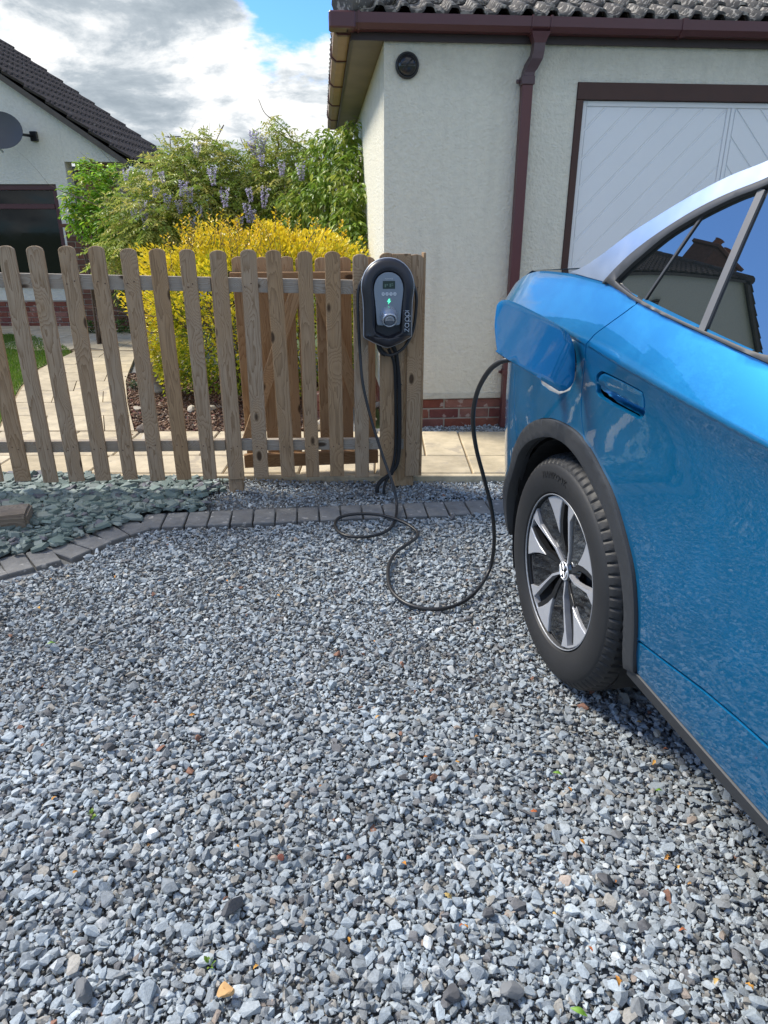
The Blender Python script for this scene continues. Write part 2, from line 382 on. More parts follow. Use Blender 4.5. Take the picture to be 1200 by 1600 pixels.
T_ = np.concatenate([np.stack([ii, ii+77, ii+78], -1), np.stack([ii, ii+78, ii+1], -1)])
link('gravel_bed', fast_mesh('gravel_bed', V_, T_, True), M_earth, kind='structure')
sheet('border_bed', [(-4, 3.6), (1.6, 3.6), (1.6, 3.86), (-4, 3.86)], -0.006, M_earth)
sheet('shrub_bed', [(-2.15, 4.66), (-0.1, 4.66), (-0.1, 8.6), (-3.4, 8.6)], 0.012, M_earth, th=0.04)
sheet('drain_bed', [(-0.05, 4.80), (3.6, 4.80), (3.6, 5.30), (-0.05, 5.0)], 0.006, M_earth, th=0.03)

# stone shapes: convex hulls of random points
def hull_variant(npts, flat, seed, power=1.0):
    r_ = random.Random(seed); bm = bmesh.new()
    for _ in range(npts):
        v = Vector((r_.gauss(0, 1), r_.gauss(0, 1), r_.gauss(0, 1))).normalized()*r_.uniform(0.82, 1.0)
        bm.verts.new((v.x*0.5, v.y*0.5*r_.uniform(0.9, 1.0), v.z*0.5*flat))
    bmesh.ops.convex_hull(bm, input=bm.verts[:]); 
    for v in [v for v in bm.verts if not v.link_faces]: bm.verts.remove(v)
    bmesh.ops.triangulate(bm, faces=bm.faces[:]); bm.verts.index_update()
    V = np.array([v.co[:] for v in bm.verts]); T = np.array([[v.index for v in f.verts] for f in bm.faces]); bm.free()
    return V, T
def rotmats(n, tilt, g=rng):
    yaw = g.uniform(0, 2*pi, n); tx = g.normal(0, tilt, n); ty = g.normal(0, tilt, n)
    cy, sy = np.cos(yaw), np.sin(yaw); cx, sx = np.cos(tx), np.sin(tx); cz, sz = np.cos(ty), np.sin(ty)
    Rz = np.zeros((n, 3, 3)); Rz[:, 0, 0] = cy; Rz[:, 0, 1] = -sy; Rz[:, 1, 0] = sy; Rz[:, 1, 1] = cy; Rz[:, 2, 2] = 1
    Rx = np.zeros((n, 3, 3)); Rx[:, 0, 0] = 1; Rx[:, 1, 1] = cx; Rx[:, 1, 2] = -sx; Rx[:, 2, 1] = sx; Rx[:, 2, 2] = cx
    Ry = np.zeros((n, 3, 3)); Ry[:, 1, 1] = 1; Ry[:, 0, 0] = cz; Ry[:, 0, 2] = sz; Ry[:, 2, 0] = -sz; Ry[:, 2, 2] = cz
    return Rx @ Ry @ Rz
def scatter(name, P, S, Rm, C, variants, mat, smooth=False, **kw):
    """P (n,3), S (n,3) sizes, Rm (n,3,3), C (n,3) -> one mesh"""
    n = len(P); which = rng.integers(0, len(variants), n); VV, TT, CC = [], [], []; k = 0
    for i, (V, T) in enumerate(variants):
        idx = np.nonzero(which == i)[0]
        if not len(idx): continue
        vv = V[None]*S[idx][:, None, :]; vv = np.einsum('nij,nvj->nvi', Rm[idx], vv)+P[idx][:, None, :]
        tt = T[None]+(np.arange(len(idx))*len(V))[:, None, None]+k
        VV.append(vv.reshape(-1, 3)); TT.append(tt.reshape(-1, 3)); CC.append(np.repeat(C[idx], len(V), 0)); k += len(idx)*len(V)
    me = fast_mesh(name, np.concatenate(VV), np.concatenate(TT), smooth, np.concatenate(CC))
    return link(name, me, mat, **kw)
def jitter_grid(x0, x1, y0, y1, sp, keep=None):
    xs, ys = np.meshgrid(np.arange(x0, x1, sp), np.arange(y0, y1, sp), indexing='ij')
    p = np.stack([xs.ravel(), ys.ravel()], -1)+rng.uniform(-0.55, 0.55, (xs.size, 2))*sp
    return p if keep is None else p[keep(p)]
def in_poly(p, poly):
    x, y = p[:, 0], p[:, 1]; ins = np.zeros(len(p), bool); n = len(poly)
    for i in range(n):
        x1, y1 = poly[i]; x2, y2 = poly[(i+1) % n]
        c = ((y1 > y) != (y2 > y)) & (x < (x2-x1)*(y-y1)/(y2-y1+1e-12)+x1); ins ^= c
    return ins
def stone_cols(n, bright=1.0):
    base = np.array([[0.245, 0.28, 0.308], [0.20, 0.222, 0.24], [0.29, 0.32, 0.338], [0.155, 0.165, 0.172], [0.345, 0.36, 0.365], [0.235, 0.225, 0.205], [0.115, 0.115, 0.12], [0.24, 0.20, 0.17], [0.19, 0.10, 0.07]])
    pr = np.array([0.30, 0.25, 0.18, 0.10, 0.035, 0.06, 0.045, 0.006, 0.0015]); pr /= pr.sum()
    return base[rng.choice(len(base), n, p=pr)]*rng.normal(1, 0.09, (n, 1)).clip(0.75, 1.25)*bright*1.56

near_v = [hull_variant(13, f, 100+i) for i, f in enumerate([0.42, 0.55, 0.7, 0.5, 0.36, 0.6, 0.4, 0.75, 0.52, 0.6, 0.46, 0.56])]
far_v = [hull_variant(9, f, 300+i) for i, f in enumerate([0.5, 0.6, 0.75, 0.4, 0.6, 0.5, 0.45, 0.7])]
# the kerb line (outer edge near the drive) used as the gravel's limit
KERB_IN = [(-3.2, 1.25), (-1.95, 2.22), (-1.61, 2.56), (-1.40, 2.74), (-1.30, 2.92), (-1.16, 3.11), (-0.86, 3.15), (-0.13, 3.24), (0.65, 3.33), (1.6, 3.43), (3.2, 3.6)]
def kerb_y(x): return np.interp(x, [p[0] for p in KERB_IN], [p[1] for p in KERB_IN])
def drive_ok(p): return p[:, 1] < kerb_y(p[:, 0])-0.004
def frustum(p, m=0.35):
    zc = p[:, 1]*cos(PITCH)+CAM_H*sin(PITCH); xr = np.abs(p[:, 0])/zc
    return (xr < 0.56+m/zc) & (p[:, 1] > 0.45)
def gravel(name, region, sp, size, variants, lift, keep, spread=0.30, tilt=0.5, bright=1.0, zb=0.0):
    p = jitter_grid(*region, sp, keep); n = len(p)
    s = np.exp(rng.normal(math.log(size), spread, n)).clip(size*0.45, size*2.0)
    S = np.stack([s*rng.uniform(0.95, 1.45, n), s*rng.uniform(0.75, 1.05, n), s*rng.uniform(0.8, 1.15, n)], -1)
    z = undul(p[:, 0], p[:, 1])*(1 if zb == 0 else 0)+lift+zb+s*0.22+rng.uniform(-0.15, 0.25, n)*size
    patch = 0.93+0.09*np.sin(p[:, 0]*4.3+1.3*np.sin(p[:, 1]*3.1))*np.cos(p[:, 1]*5.2+p[:, 0]*1.7)+0.05*np.sin(p[:, 0]*17+p[:, 1]*13)
    return p, np.column_stack([p, z]), S, rotmats(n, tilt), stone_cols(n, bright)*patch[:, None]*np.array([1.0, 1.0, 1.0])
def cat(*gs): return [np.concatenate([g[i] for g in gs]) for i in range(1, 5)]
g1 = gravel('g', (-2.7, 2.9, 0.45, 1.9), 0.0150, 0.0185, near_v, 0.0, lambda p: drive_ok(p) & frustum(p, 0.3) & (p[:, 1] < 1.75), spread=0.34, tilt=0.30)
g1b = gravel('g', (-2.7, 2.9, 0.45, 1.9), 0.0165, 0.0195, near_v, -0.007, lambda p: drive_ok(p) & frustum(p, 0.3) & (p[:, 1] < 1.75))
g1c = gravel('g', (-2.7, 2.9, 0.45, 3.6), 0.075, 0.030, near_v, 0.0, lambda p: drive_ok(p) & frustum(p, 0.3), spread=0.22, tilt=0.3)
g2 = gravel('g', (-2.9, 3.2, 1.7, 3.7), 0.0162, 0.0188, far_v, 0.0, lambda p: drive_ok(p) & frustum(p, 0.3) & (p[:, 1] >= 1.75), spread=0.32, tilt=0.30)
g2f = gravel('g', (-2.9, 3.2, 1.7, 3.7), 0.0125, 0.009, far_v, -0.001, lambda p: drive_ok(p) & frustum(p, 0.15) & (p[:, 1] >= 1.75))
g1f = gravel('g', (-2.7, 2.9, 0.45, 1.9), 0.0105, 0.0085, far_v, -0.001, lambda p: drive_ok(p) & frustum(p, 0.2) & (p[:, 1] < 1.75))
g2b = gravel('g', (-2.9, 3.2, 1.7, 3.7), 0.0185, 0.0195, far_v, -0.007, lambda p: drive_ok(p) & frustum(p, 0.3) & (p[:, 1] >= 1.75))
P_, S_, R_, C_ = cat(g1, g1b, g1c)
scatter('gravel_near', P_, S_, R_, C_, near_v, M_gravel, kind='stuff', label='grey crushed stone gravel of the drive in the foreground', category='gravel') if False else None
o = scatter('gravel', P_, S_, R_, C_, near_v, M_gravel); tag(o, 'blue grey crushed stone gravel covering the near half of the drive', 'gravel', kind='stuff')
go_ = gravel('g', (-3.6, 4.2, -0.9, 3.7), 0.027, 0.029, far_v, 0.0, lambda p: drive_ok(p) & ~(frustum(p, 0.26) & (p[:, 1] > 0.5)), tilt=0.25)
P_, S_, R_, C_ = cat(g2, g2b, g2f, g1f, go_)
o = scatter('gravel', P_, S_, R_, C_, far_v, M_gravel); tag(o, 'blue grey crushed stone gravel of the drive up to the paver kerb', 'gravel', kind='stuff')
# narrow gravel border between kerb and fence, right of the slate
KERB_OUT = [(-3.4, 1.50), (-2.05, 2.45), (-1.75, 2.83), (-1.52, 3.00), (-1.41, 3.16), (-1.21, 3.33), (-0.90, 3.36), (-0.34, 3.42), (0.66, 3.51), (1.6, 3.61), (3.2, 3.78)]
def kerbo_y(x): return np.interp(x, [p[0] for p in KERB_OUT], [p[1] for p in KERB_OUT])
def slate_edge(y): return -0.98-0.04*np.sin(y*20)
gs_ = gravel('g', (-1.15, 1.6, 3.3, 3.88), 0.0145, 0.0165, far_v, 0.004, lambda p: (p[:, 1] > kerbo_y(p[:, 0])+0.004) & (p[:, 1] < 3.835) & (p[:, 0] > slate_edge(p[:, 1])+rng.normal(0, 0.04, len(p))), bright=1.08)
o = scatter('gravel', *gs_[1:], far_v, M_gravel); tag(o, 'fine grey gravel strip between kerb and picket fence', 'gravel', kind='stuff')
gd_ = gravel('g', (0.0, 1.7, 4.79, 5.12), 0.017, 0.02, far_v, 0.006, lambda p: p[:, 1] < 5.0+0.084*p[:, 0]-0.0, bright=1.05, zb=0.001)
o = scatter('gravel', *gd_[1:], far_v, M_gravel); tag(o, 'grey gravel in the drain strip along the brick plinth', 'gravel', kind='stuff')

# slate chips
def chip_variant(seed):
    r_ = random.Random(seed); n = r_.choice([4, 5, 5, 6]); bm = bmesh.new(); aa = sorted(r_.uniform(0, 2*pi) for _ in range(n))
    aa = [2*pi*i/n+r_.uniform(-0.35, 0.35) for i in range(n)]
    for z, k in ((0.5, 0.86), (-0.5, 1.0)):
        dx, dy = r_.uniform(-0.03, 0.03), r_.uniform(-0.03, 0.03)
        for i, a in enumerate(aa):
            q = 0.5*k*(0.8+0.4*((i*7919+seed*31) % 10)/10); bm.verts.new((cos(a)*q+dx, sin(a)*q*0.8+dy, z+r_.uniform(-0.2, 0.1)))
    bmesh.ops.convex_hull(bm, input=bm.verts[:])
    for v in [v for v in bm.verts if not v.link_faces]: bm.verts.remove(v)
    bmesh.ops.triangulate(bm, faces=bm.faces[:]); bm.verts.index_update()
    V = np.array([v.co[:] for v in bm.verts]); T = np.array([[v.index for v in f.verts] for f in bm.faces]); bm.free(); return V, T
chip_v = [chip_variant(i) for i in range(14)]
def slate_ok(p): return (p[:, 1] > kerbo_y(p[:, 0])-0.10-0.0*p[:, 0]) & (p[:, 1] < 3.79) & (p[:, 0] < slate_edge(p[:, 1])+rng.normal(0, 0.035, len(p))) & (p[:, 0] > -3.1)
Ps, Ss, Rs, Cs = [], [], [], []
for lift, sp, sz in ((0.0, 0.034, 0.052), (0.010, 0.030, 0.050), (0.020, 0.036, 0.056)):
    p = jitter_grid(-3.1, -0.8, 1.6, 3.8, sp, slate_ok); n = len(p); s = np.exp(rng.normal(math.log(sz), 0.33, n)).clip(0.02, 0.10)
    over = (p[:, 1] < kerbo_y(p[:, 0])+0.0)         # some lie on the kerb
    kp = ~over | (rng.uniform(0, 1, n) < 0.22*(p[:, 0] < -1.25)); p, s, over = p[kp], s[kp], over[kp]; n = len(p)
    zz = lift+0.010+0.03*np.clip((-1.0-p[:, 0])*1.3, 0, 1)*np.clip((p[:, 1]-kerbo_y(p[:, 0]))*5, 0, 1)+rng.uniform(0, 0.008, n)
    Ps.append(np.column_stack([p, np.where(over, 0.034, zz+0.012)])); Ss.append(np.stack([s*rng.uniform(0.9, 1.4, n), s*rng.uniform(0.75, 1.1, n), s*rng.uniform(0.12, 0.26, n)], -1))
    Rs.append(rotmats(n, 0.20)); b_ = np.array([[0.16, 0.215, 0.195], [0.20, 0.25, 0.235], [0.125, 0.165, 0.155], [0.25, 0.30, 0.28], [0.15, 0.15, 0.17]])
    Cs.append(b_[rng.choice(5, n, p=[.34, .27, .2, .12, .07])]*rng.normal(1, 0.1, (n, 1)))
o = scatter('slate_chips', *[np.concatenate(a) for a in (Ps, Ss, Rs, Cs)], chip_v, M_slate); tag(o, 'green grey slate chippings in the bed left of the gravel strip', 'slate chippings', kind='stuff')

# kerb of soldier pavers
kerb = empty('paver_kerb', (0, 0, 0), kind='structure')
cb = MB().box(-0.052, 0.052, -0.10, 0.10, -0.06, 0.0, ch=0.004); paver_me = mesh_only(cb, 'paver', M_paver)
mid = [((a[0]+b[0])/2, (a[1]+b[1])/2) for a, b in zip(KERB_IN, KERB_OUT)]
path_ = [Vector((x, y, 0)) for x, y in mid]; seg = [0]
for a, b in zip(path_, path_[1:]): seg.append(seg[-1]+(b-a).length)
i_ = 0; s0 = 0.04
while s0 < seg[-1]-0.05:
    xk = np.interp(s0, seg, [p.x for p in path_]); yk = np.interp(s0, seg, [p.y for p in path_])
    xq = np.interp(s0+0.05, seg, [p.x for p in path_]); yq = np.interp(s0+0.05, seg, [p.y for p in path_])
    link('paver', paver_me, None, kerb, (xk, yk, 0.017+rnd.uniform(-0.002, 0.002)), (rnd.uniform(-.008, .008), rnd.uniform(-.008, .008), atan2(yq-yk, xq-xk)+rnd.uniform(-.02, .02)), (1.0+0.0*i_, 0.93, 1))
    s0 += 0.112; i_ += 1

# sandstone patio and path, slab by slab
patio = empty('patio', (0, 0, 0), kind='structure')
def slab(cx, cy, sx, sy, z=0.045, rz=0.0, th=0.04):
    me = MB().box(-sx/2, sx/2, -sy/2, sy/2, -th, 0, ch=0.006); me = mesh_only(me, 'paving_slab', M_slab)
    link('paving_slab', me, None, patio, (cx, cy, z+rnd.uniform(-0.0015, 0.0015)), (0, 0, rz))
MB().box(-4.6, 3.4, 3.845, 4.79, -0.03, 0.030).build('joint_bed', M_joint, patio)
MB().box(-4.6, 3.4, 3.835, 3.875, -0.03, 0.041, ch=0.004).build('edge_haunch', M_slab, patio)
rows = [(3.882, 4.215), (4.223, 4.785)]
for k, (ya, yb) in enumerate(rows):
    x = -4.3+(0.13 if k else 0); cut = [0.555] 
    while x < 3.2:
        ww = rnd.choice([0.44, 0.56, 0.72]) if k else rnd.choice([0.45, 0.6, 0.8])
        if x < 0.52 < x+ww or abs(x+ww-0.53) < 0.2: ww = 0.53-x
        if ww < 0.2: ww += 0.45
        slab(x+ww/2-0.004, (ya+yb)/2, ww-0.010, yb-ya); x += ww
# path to the house, curving left
MB().prism([(-2.78, 4.79), (-1.77, 4.79), (-2.13, 5.6), (-2.47, 6.6), (-2.9, 8.2), (-3.0, 9.2), (-6.4, 10.62), (-6.4, 9.7), (-4.2, 9.0), (-3.66, 8.3), (-3.62, 7.3), (-3.36, 6.3)], -0.03, 0.028, lambda a, b, c: (a, b, c)).build('joint_bed', M_joint, patio)
le = [(4.79, -2.76), (6.34, -3.33), (7.21, -3.58), (8.3, -3.66)]; ri = [(4.79, -1.78), (5.61, -2.11), (6.63, -2.48), (8.06, -2.86), (8.3, -2.9)]
def pxe(tab, y): return float(np.interp(y, [a for a, _ in tab], [b for _, b in tab]))
y = 4.80; k = 0
while y < 8.2:
    h = 0.44; a0, a1, b0, b1 = pxe(le, y), pxe(le, y+h-0.01), pxe(ri, y), pxe(ri, y+h-0.01)
    cuts = [0, 0.5, 1] if k % 2 else [0, 0.33, 0.78, 1]
    for c0, c1 in zip(cuts, cuts[1:]):
        q = [(a0+(b0-a0)*c0+0.004, y), (a0+(b0-a0)*c1-0.004, y), (a1+(b1-a1)*c1-0.004, y+h-0.01), (a1+(b1-a1)*c0+0.004, y+h-0.01)]
        MB().prism(q, -0.02, 0.045+rnd.uniform(-.002, .002), lambda a, b, c: (a, b, c)).build('paving_slab', M_slab, patio)
    y += h; k += 1
for k in range(7):
    x0 = -6.35+k*0.52; yb0 = 9.75 if x0 < -4.9 else 9.2
    MB().prism([(x0, yb0 if x0 < -4.9 else 8.35+0.25*(k % 2)), (x0+0.51, yb0 if x0 < -4.9 else 8.4), (x0+0.51, 10.6), (x0, 10.6)], -0.02, 0.044, lambda a, b, c: (a, b, c)).build('paving_slab', M_slab, patio)

# lawn
M_lawn = simple('lawn soil and thatch', (0.10, 0.13, 0.03), 0.9, var=0.4, vscale=12)
LAWN = [(-7.5, 4.80), (-2.79, 4.80), (-3.36, 6.34), (-3.62, 7.25), (-3.66, 8.2), (-4.0, 8.75), (-4.9, 9.7), (-7.5, 9.75)]
sheet('lawn', LAWN, 0.035, M_lawn, th=0.05)
p = jitter_grid(-6.3, -2.7, 4.8, 9.75, 0.021, lambda p: in_poly(p, LAWN) & (p[:, 0] > -0.62*p[:, 1]-0.4)); n = len(p)
bl = np.array([[-0.5, 0, 0], [0.5, 0, 0], [0.1, 0.35, 1.0]]); bt = np.array([[0, 1, 2]])
p = np.repeat(p, 2, 0)+rng.uniform(-.01, .01, (2*n, 2)); n = len(p)
hh = rng.uniform(0.02, 0.05, n); gc = np.array([[0.10, 0.20, 0.02], [0.15, 0.26, 0.03], [0.22, 0.27, 0.06]])[rng.choice(3, n, p=[.45, .4, .15])]*rng.normal(1, .12, (n, 1))
o = scatter('grass', np.column_stack([p, np.full(n, 0.034)]), np.stack([np.full(n, 0.009), hh, hh], -1), rotmats(n, 0.25), gc, [(bl, bt)], M_leaf); tag(o, 'short green grass of the small lawn behind the fence', 'grass', kind='stuff')
# bark mulch
BED = [(-1.80, 4.68), (-0.62, 4.68), (-0.30, 5.2), (-0.35, 7.0), (-2.6, 7.0), (-2.12, 5.6)]
p = jitter_grid(-2.6, -0.2, 4.66, 7.0, 0.026, lambda p: in_poly(p, BED)); p = np.repeat(p, 2, 0)+rng.uniform(-.015, .015, (2*len(p), 2)); n = len(p)
s = rng.uniform(0.018, 0.05, n); mc = np.array([[0.16, 0.085, 0.05], [0.24, 0.15, 0.10], [0.10, 0.06, 0.045], [0.36, 0.27, 0.2], [0.20, 0.07, 0.06]])[rng.choice(5, n, p=[.3, .27, .25, .13, .05])]*rng.normal(1, .15, (n, 1))
o = scatter('bark_mulch', np.column_stack([p, 0.018+rng.uniform(0, .02, n)]), np.stack([s, s*0.6, s*0.25], -1), rotmats(n, 0.4), mc, chip_v, M_mulch); tag(o, 'brown bark mulch under the golden shrub', 'bark mulch', kind='stuff')

# ================================================================== GARAGE
GA = R(4.8)
gar = empty('garage', (0, 5.0, 0), GA, label='cream roughcast garage with white chevron door and maroon gutters', category='garage')
DX0, DX1, DZ = 1.237, 3.353, 2.247
YW = 0.14
wall = MB().prism([(0, 0.226), (DX0, 0.226), (DX0, DZ), (DX1, DZ), (DX1, 0.226), (5.6, 0.226), (5.6, 2.445), (0, 2.445)], 0.0, YW, lambda a, b, c: (a, c, b))
wall.build('front_wall', M_render, gar)
MB().box(0, YW, YW+0.002, 4.2, 0.226, 2.445).build('side_wall', M_render, gar)
MB().box(YW+0.002, 5.6, 4.06, 4.2, 0.0, 2.445).build('rear_wall', M_render, gar)
MB().box(5.46, 5.6, YW+.002, 4.058, 0.0, 2.445).build('side_wall', M_render, gar)
MB().box(-0.004, DX0-0.002, 0.012, YW-0.01, 0.0, 0.224).box(0.012, YW-.01, YW-.012, 4.2, 0.0, 0.224).build('mortar', M_mortar, gar); MB().box(DX1+.002, 5.6, 0.012, YW-0.01, 0, .224).build('mortar', M_mortar, gar)
bme = mesh_only(MB().box(0.0, 0.215, 0.0, 0.10, 0.0, 0.064, ch=0.004), 'brick', M_brick)
bmh = mesh_only(MB().box(0.0, 0.1025, 0.0, 0.10, 0.0, 0.064, ch=0.004), 'brick', M_brick)
for c_ in range(3):
    x = 0.004-(0.1125 if c_ % 2 else 0); z = 0.003+c_*0.0745
    while x < 1.16:
        if x < 0: link('brick', bmh, None, gar, (0.002, 0.006, z))
        elif x+0.215 > DX0+0.01: link('brick', bmh, None, gar, (x, 0.006, z))
        else: link('brick', bme, None, gar, (x+rnd.uniform(-.002, .002), 0.006+rnd.uniform(-.002, .002), z))
        x += 0.225
    for k in range(17):
        link('brick', bme, None, gar, (0.004, 0.33+k*0.225+(0.11 if c_ % 2 else 0), z), (0, 0, -pi/2))
# small kick at the foot of the render
MB().box(0.0, DX0, -0.010, -0.001, 0.226, 0.262).build('render_stop', M_render, gar)
# fascia, soffit, gutters
MB().box(-0.20, 5.8, -0.032, -0.012, 2.440, 2.545).build('fascia', M_fascia, gar)
MB().box(-0.20, 5.8, -0.011, 0.0, 2.447, 2.47).build('fascia', M_fascia, gar)
MB().box(-0.205, -0.187, -0.010, 4.4, 2.440, 2.545).build('fascia', M_fascia, gar)
MB().box(-0.186, -0.001, -0.009, 4.4, 2.448, 2.458).build('soffit', M_soffit, gar)
def gut_prof(): return [(0, 0), (0.0, 0.075), (0.006, 0.075), (0.006, 0.006), (0.062, 0.006), (0.090, 0.030), (0.090, 0.068), (0.084, 0.068), (0.084, 0.078), (0.098, 0.078), (0.098, 0.026), (0.068, 0.0)]
g = MB().prism(gut_prof(), -0.33, 5.8, lambda a, b, c: (c, -0.034-a, 2.482+b)); gut = g.build('gutter', M_maroon, gar)
def bracket_front(x, w=0.035, mat=M_maroon):
    MB().prism([(-.002, -0.006), (0.070, -0.006), (0.104, 0.024), (0.104, 0.084), (0.080, 0.084), (0.080, 0.03), (0.06, 0.012), (-.002, 0.012)], x-w/2, x+w/2, lambda a, b, c: (c, -0.034-a, 2.482+b)).build('gutter_union', mat, gut)
bracket_front(-0.16, 0.012); bracket_front(-0.225, 0.010); bracket_front(0.885, .012); bracket_front(1.0, .012); bracket_front(1.83, 0.03); bracket_front(3.0, .03)
MB().box(-0.336, -0.18, -0.150, -0.030, 2.476, 2.562, ch=0.008).build('gutter_corner', M_maroon, gar)
g2_ = MB().prism(gut_prof(), 0.0, 4.4, lambda a, b, c: (-0.207-a, c, 2.478+b)); gut2 = g2_.build('gutter', M_gutbrown, gar)
for yb in (0.02, 0.75, 1.7, 2.65, 3.6):
    MB().prism([(-.002, -0.008), (0.072, -0.008), (0.110, 0.022), (0.110, 0.088), (0.080, 0.088), (0.08, .03), (.06, .012), (-.002, .012)], yb-0.02, yb+0.02, lambda a, b, c: (-0.207-a, c, 2.478+b)).build('gutter_union', M_maroon, gut2)
# downpipe with swan neck
def sqtube(mb, pts, hw, hd):
    vs = []
    for (x, y, z), (tx, tz) in pts:
        # cross-section perpendicular to path in the xz / yz plane (simple mitre)
        for sx_, sy_ in ((-1, -1), (1, -1), (1, 1), (-1, 1)): vs.append((x+sx_*hw, y+sy_*hd*tx, z+sy_*hd*tz))
    n = len(pts); fs = [(i*4+k, i*4+(k+1) % 4, (i+1)*4+(k+1) % 4, (i+1)*4+k) for i in range(n-1) for k in range(4)]
    fs += [(0, 1, 2, 3)[::-1], tuple((n-1)*4+k for k in range(4))]
    return mb.add(vs, fs)
dp = empty('downpipe', (0, 0, 0)); dp.parent = gar
hop = MB(); hv = []
for zz, hw, y0, y1 in ((2.486, 0.058, -0.128, -0.04), (2.455, 0.045, -0.120, -0.046), (2.43, 0.034, -0.115, -0.048)):
    hv += [(0.942-hw, y0, zz), (0.942+hw, y0, zz), (0.942+hw, y1, zz), (0.942-hw, y1, zz)]
hop.add(hv, [(i*4+k, i*4+(k+1) % 4, (i+1)*4+(k+1) % 4, (i+1)*4+k) for i in range(2) for k in range(4)]+[(3, 2, 1, 0), (8, 9, 10, 11)])
hop.build('outlet', M_maroon, gar)
M_pipegrey = simple('weathered maroon elbow', (0.085, 0.05, 0.055), 0.45, var=0.3)
sn = MB(); sqtube(sn, [((0.942, -0.081, 2.436), (1, 0)), ((0.940, -0.081, 2.395), (1, 0.15)), ((0.934, -0.078, 2.36), (1, .35)), ((0.912, -0.056, 2.315), (1, 0.45)), ((0.898, -0.050, 2.285), (1, .1)), ((0.894, -0.049, 2.235), (1, 0))], 0.034, 0.033)
sn.build('swan_neck', M_pipegrey, gar)
MB().box(0.853, 0.935, -0.088, -0.010, 2.215, 2.262, ch=.003).build('pipe_collar', M_pipegrey, gar)
MB().box(0.861, 0.927, -0.082, -0.016, 0.015, 2.216, ch=.004).build('downpipe_shaft', M_brownpipe, gar)
MB().box(0.853, 0.935, -0.088, -0.010, 0.40, 0.44, ch=.003).tube([(0.835, -0.03, 0.42), (0.853, -0.03, 0.42)], 0.010).build('pipe_clip', M_brownpipe, gar)
MB().tube([(0.832, -0.03, 2.238), (0.856, -0.03, 2.238)], 0.012).build('pipe_clip', M_pipegrey, gar)
bpy.data.objects.remove(dp)
# garage door
MB().box(DX0+.002, DX1-.002, -0.012, 0.06, 2.150, DZ-0.002, ch=.002).build('door_frame', M_dframe, gar)
MB().box(DX0+.002, DX0+0.047, -0.010, 0.06, 0.0, 2.149, ch=.002).build('door_frame', M_dframe, gar)
MB().box(DX1-0.047, DX1-.002, -0.010, 0.06, 0.0, 2.149, ch=.002).build('door_frame', M_dframe, gar)
L0, L1, LB, LT = DX0+0.049, DX1-0.049, 0.03, 2.147
leaf = MB().box(L0, L1, 0.028, 0.05, LB, LT).build('garage_door', M_door, gar)
MB().box(L0, L0+0.030, 0.018, 0.0279, LB, LT, ch=.002).build('edge_strip', M_door, leaf); MB().box(L1-0.030, L1, 0.018, 0.0279, LB, LT, ch=.002).build('edge_strip', M_door, leaf)
MB().box(L0+0.031, L1-0.031, 0.018, 0.0279, LT-0.030, LT, ch=.002).build('edge_strip', M_door, leaf)
XM = 2.295
MB().box(XM-0.026, XM-0.003, 0.0195, 0.0279, LB, LT-0.031, ch=.002).build('centre_strip', M_door, leaf); MB().box(XM+0.003, XM+0.026, 0.0195, 0.0279, LB, LT-0.031, ch=.002).build('centre_strip', M_door, leaf)
def clip(poly, a, b, c):      # keep a*x+b*y<=c
    o_ = []
    for i in range(len(poly)):
        p, q = poly[i], poly[(i+1) % len(poly)]; fp, fq = a*p[0]+b*p[1]-c, a*q[0]+b*q[1]-c
        if fp <= 0: o_.append(p)
        if (fp < 0 < fq) or (fq < 0 < fp): t = fp/(fp-fq); o_.append((p[0]+(q[0]-p[0])*t, p[1]+(q[1]-p[1])*t))
    return o_
sl = 1.0; stepc = 0.142/0.5
pitch_b = 0.118
for side in (-1, 1):
    xa, xb = (L0+0.032, XM-0.030) if side < 0 else (XM+0.030, L1-0.032)
    nx, nz = (0.72*(1 if side < 0 else -1), -0.69); ln = sqrt(nx*nx+nz*nz); nx /= ln; nz /= ln   # across the boards
    rect = [(xa, LB), (xb, LB), (xb, LT-0.032), (xa, LT-0.032)]
    x_ref = XM; c0 = nx*x_ref+nz*LT
    for k in range(-24, 24):
        lo = c0+k*pitch_b+0.0045; hi = c0+(k+1)*pitch_b-0.0045
        q = clip(clip(rect, nx, nz, hi), -nx, -nz, -lo)
        if len(q) >= 3:
            ar = abs(sum(q[i][0]*q[(i+1) % len(q)][1]-q[(i+1) % len(q)][0]*q[i][1] for i in range(len(q))))/2
            if ar < 0.0008: continue
            cx_, cz_ = sum(a for a, _ in q)/len(q), sum(b for _, b in q)/len(q)
            q2 = [(a+(cx_-a)*0.006+np.sign(cx_-a)*0.0, b+(cz_-b)*0.006) for a, b in q]
            n_ = len(q); vs = [(a, 0.0279, b) for a, b in q]
            # bevelled face
            ins = []
            for i in range(n_):
                a, b = Vector(q[i-1]), Vector(q[(i+1) % n_]); c = Vector(q[i]); d1 = (a-c).normalized(); d2 = (b-c).normalized(); ins.append(c+(d1+d2)*0.0045)
            vs += [(v.x, 0.0215, v.y) for v in ins]
            mb_ = MB().add(vs, [tuple(range(n_, 2*n_))]+[(i, (i+1) % n_, n_+(i+1) % n_, n_+i) for i in range(n_)]); mb_.build('board', M_door, leaf)
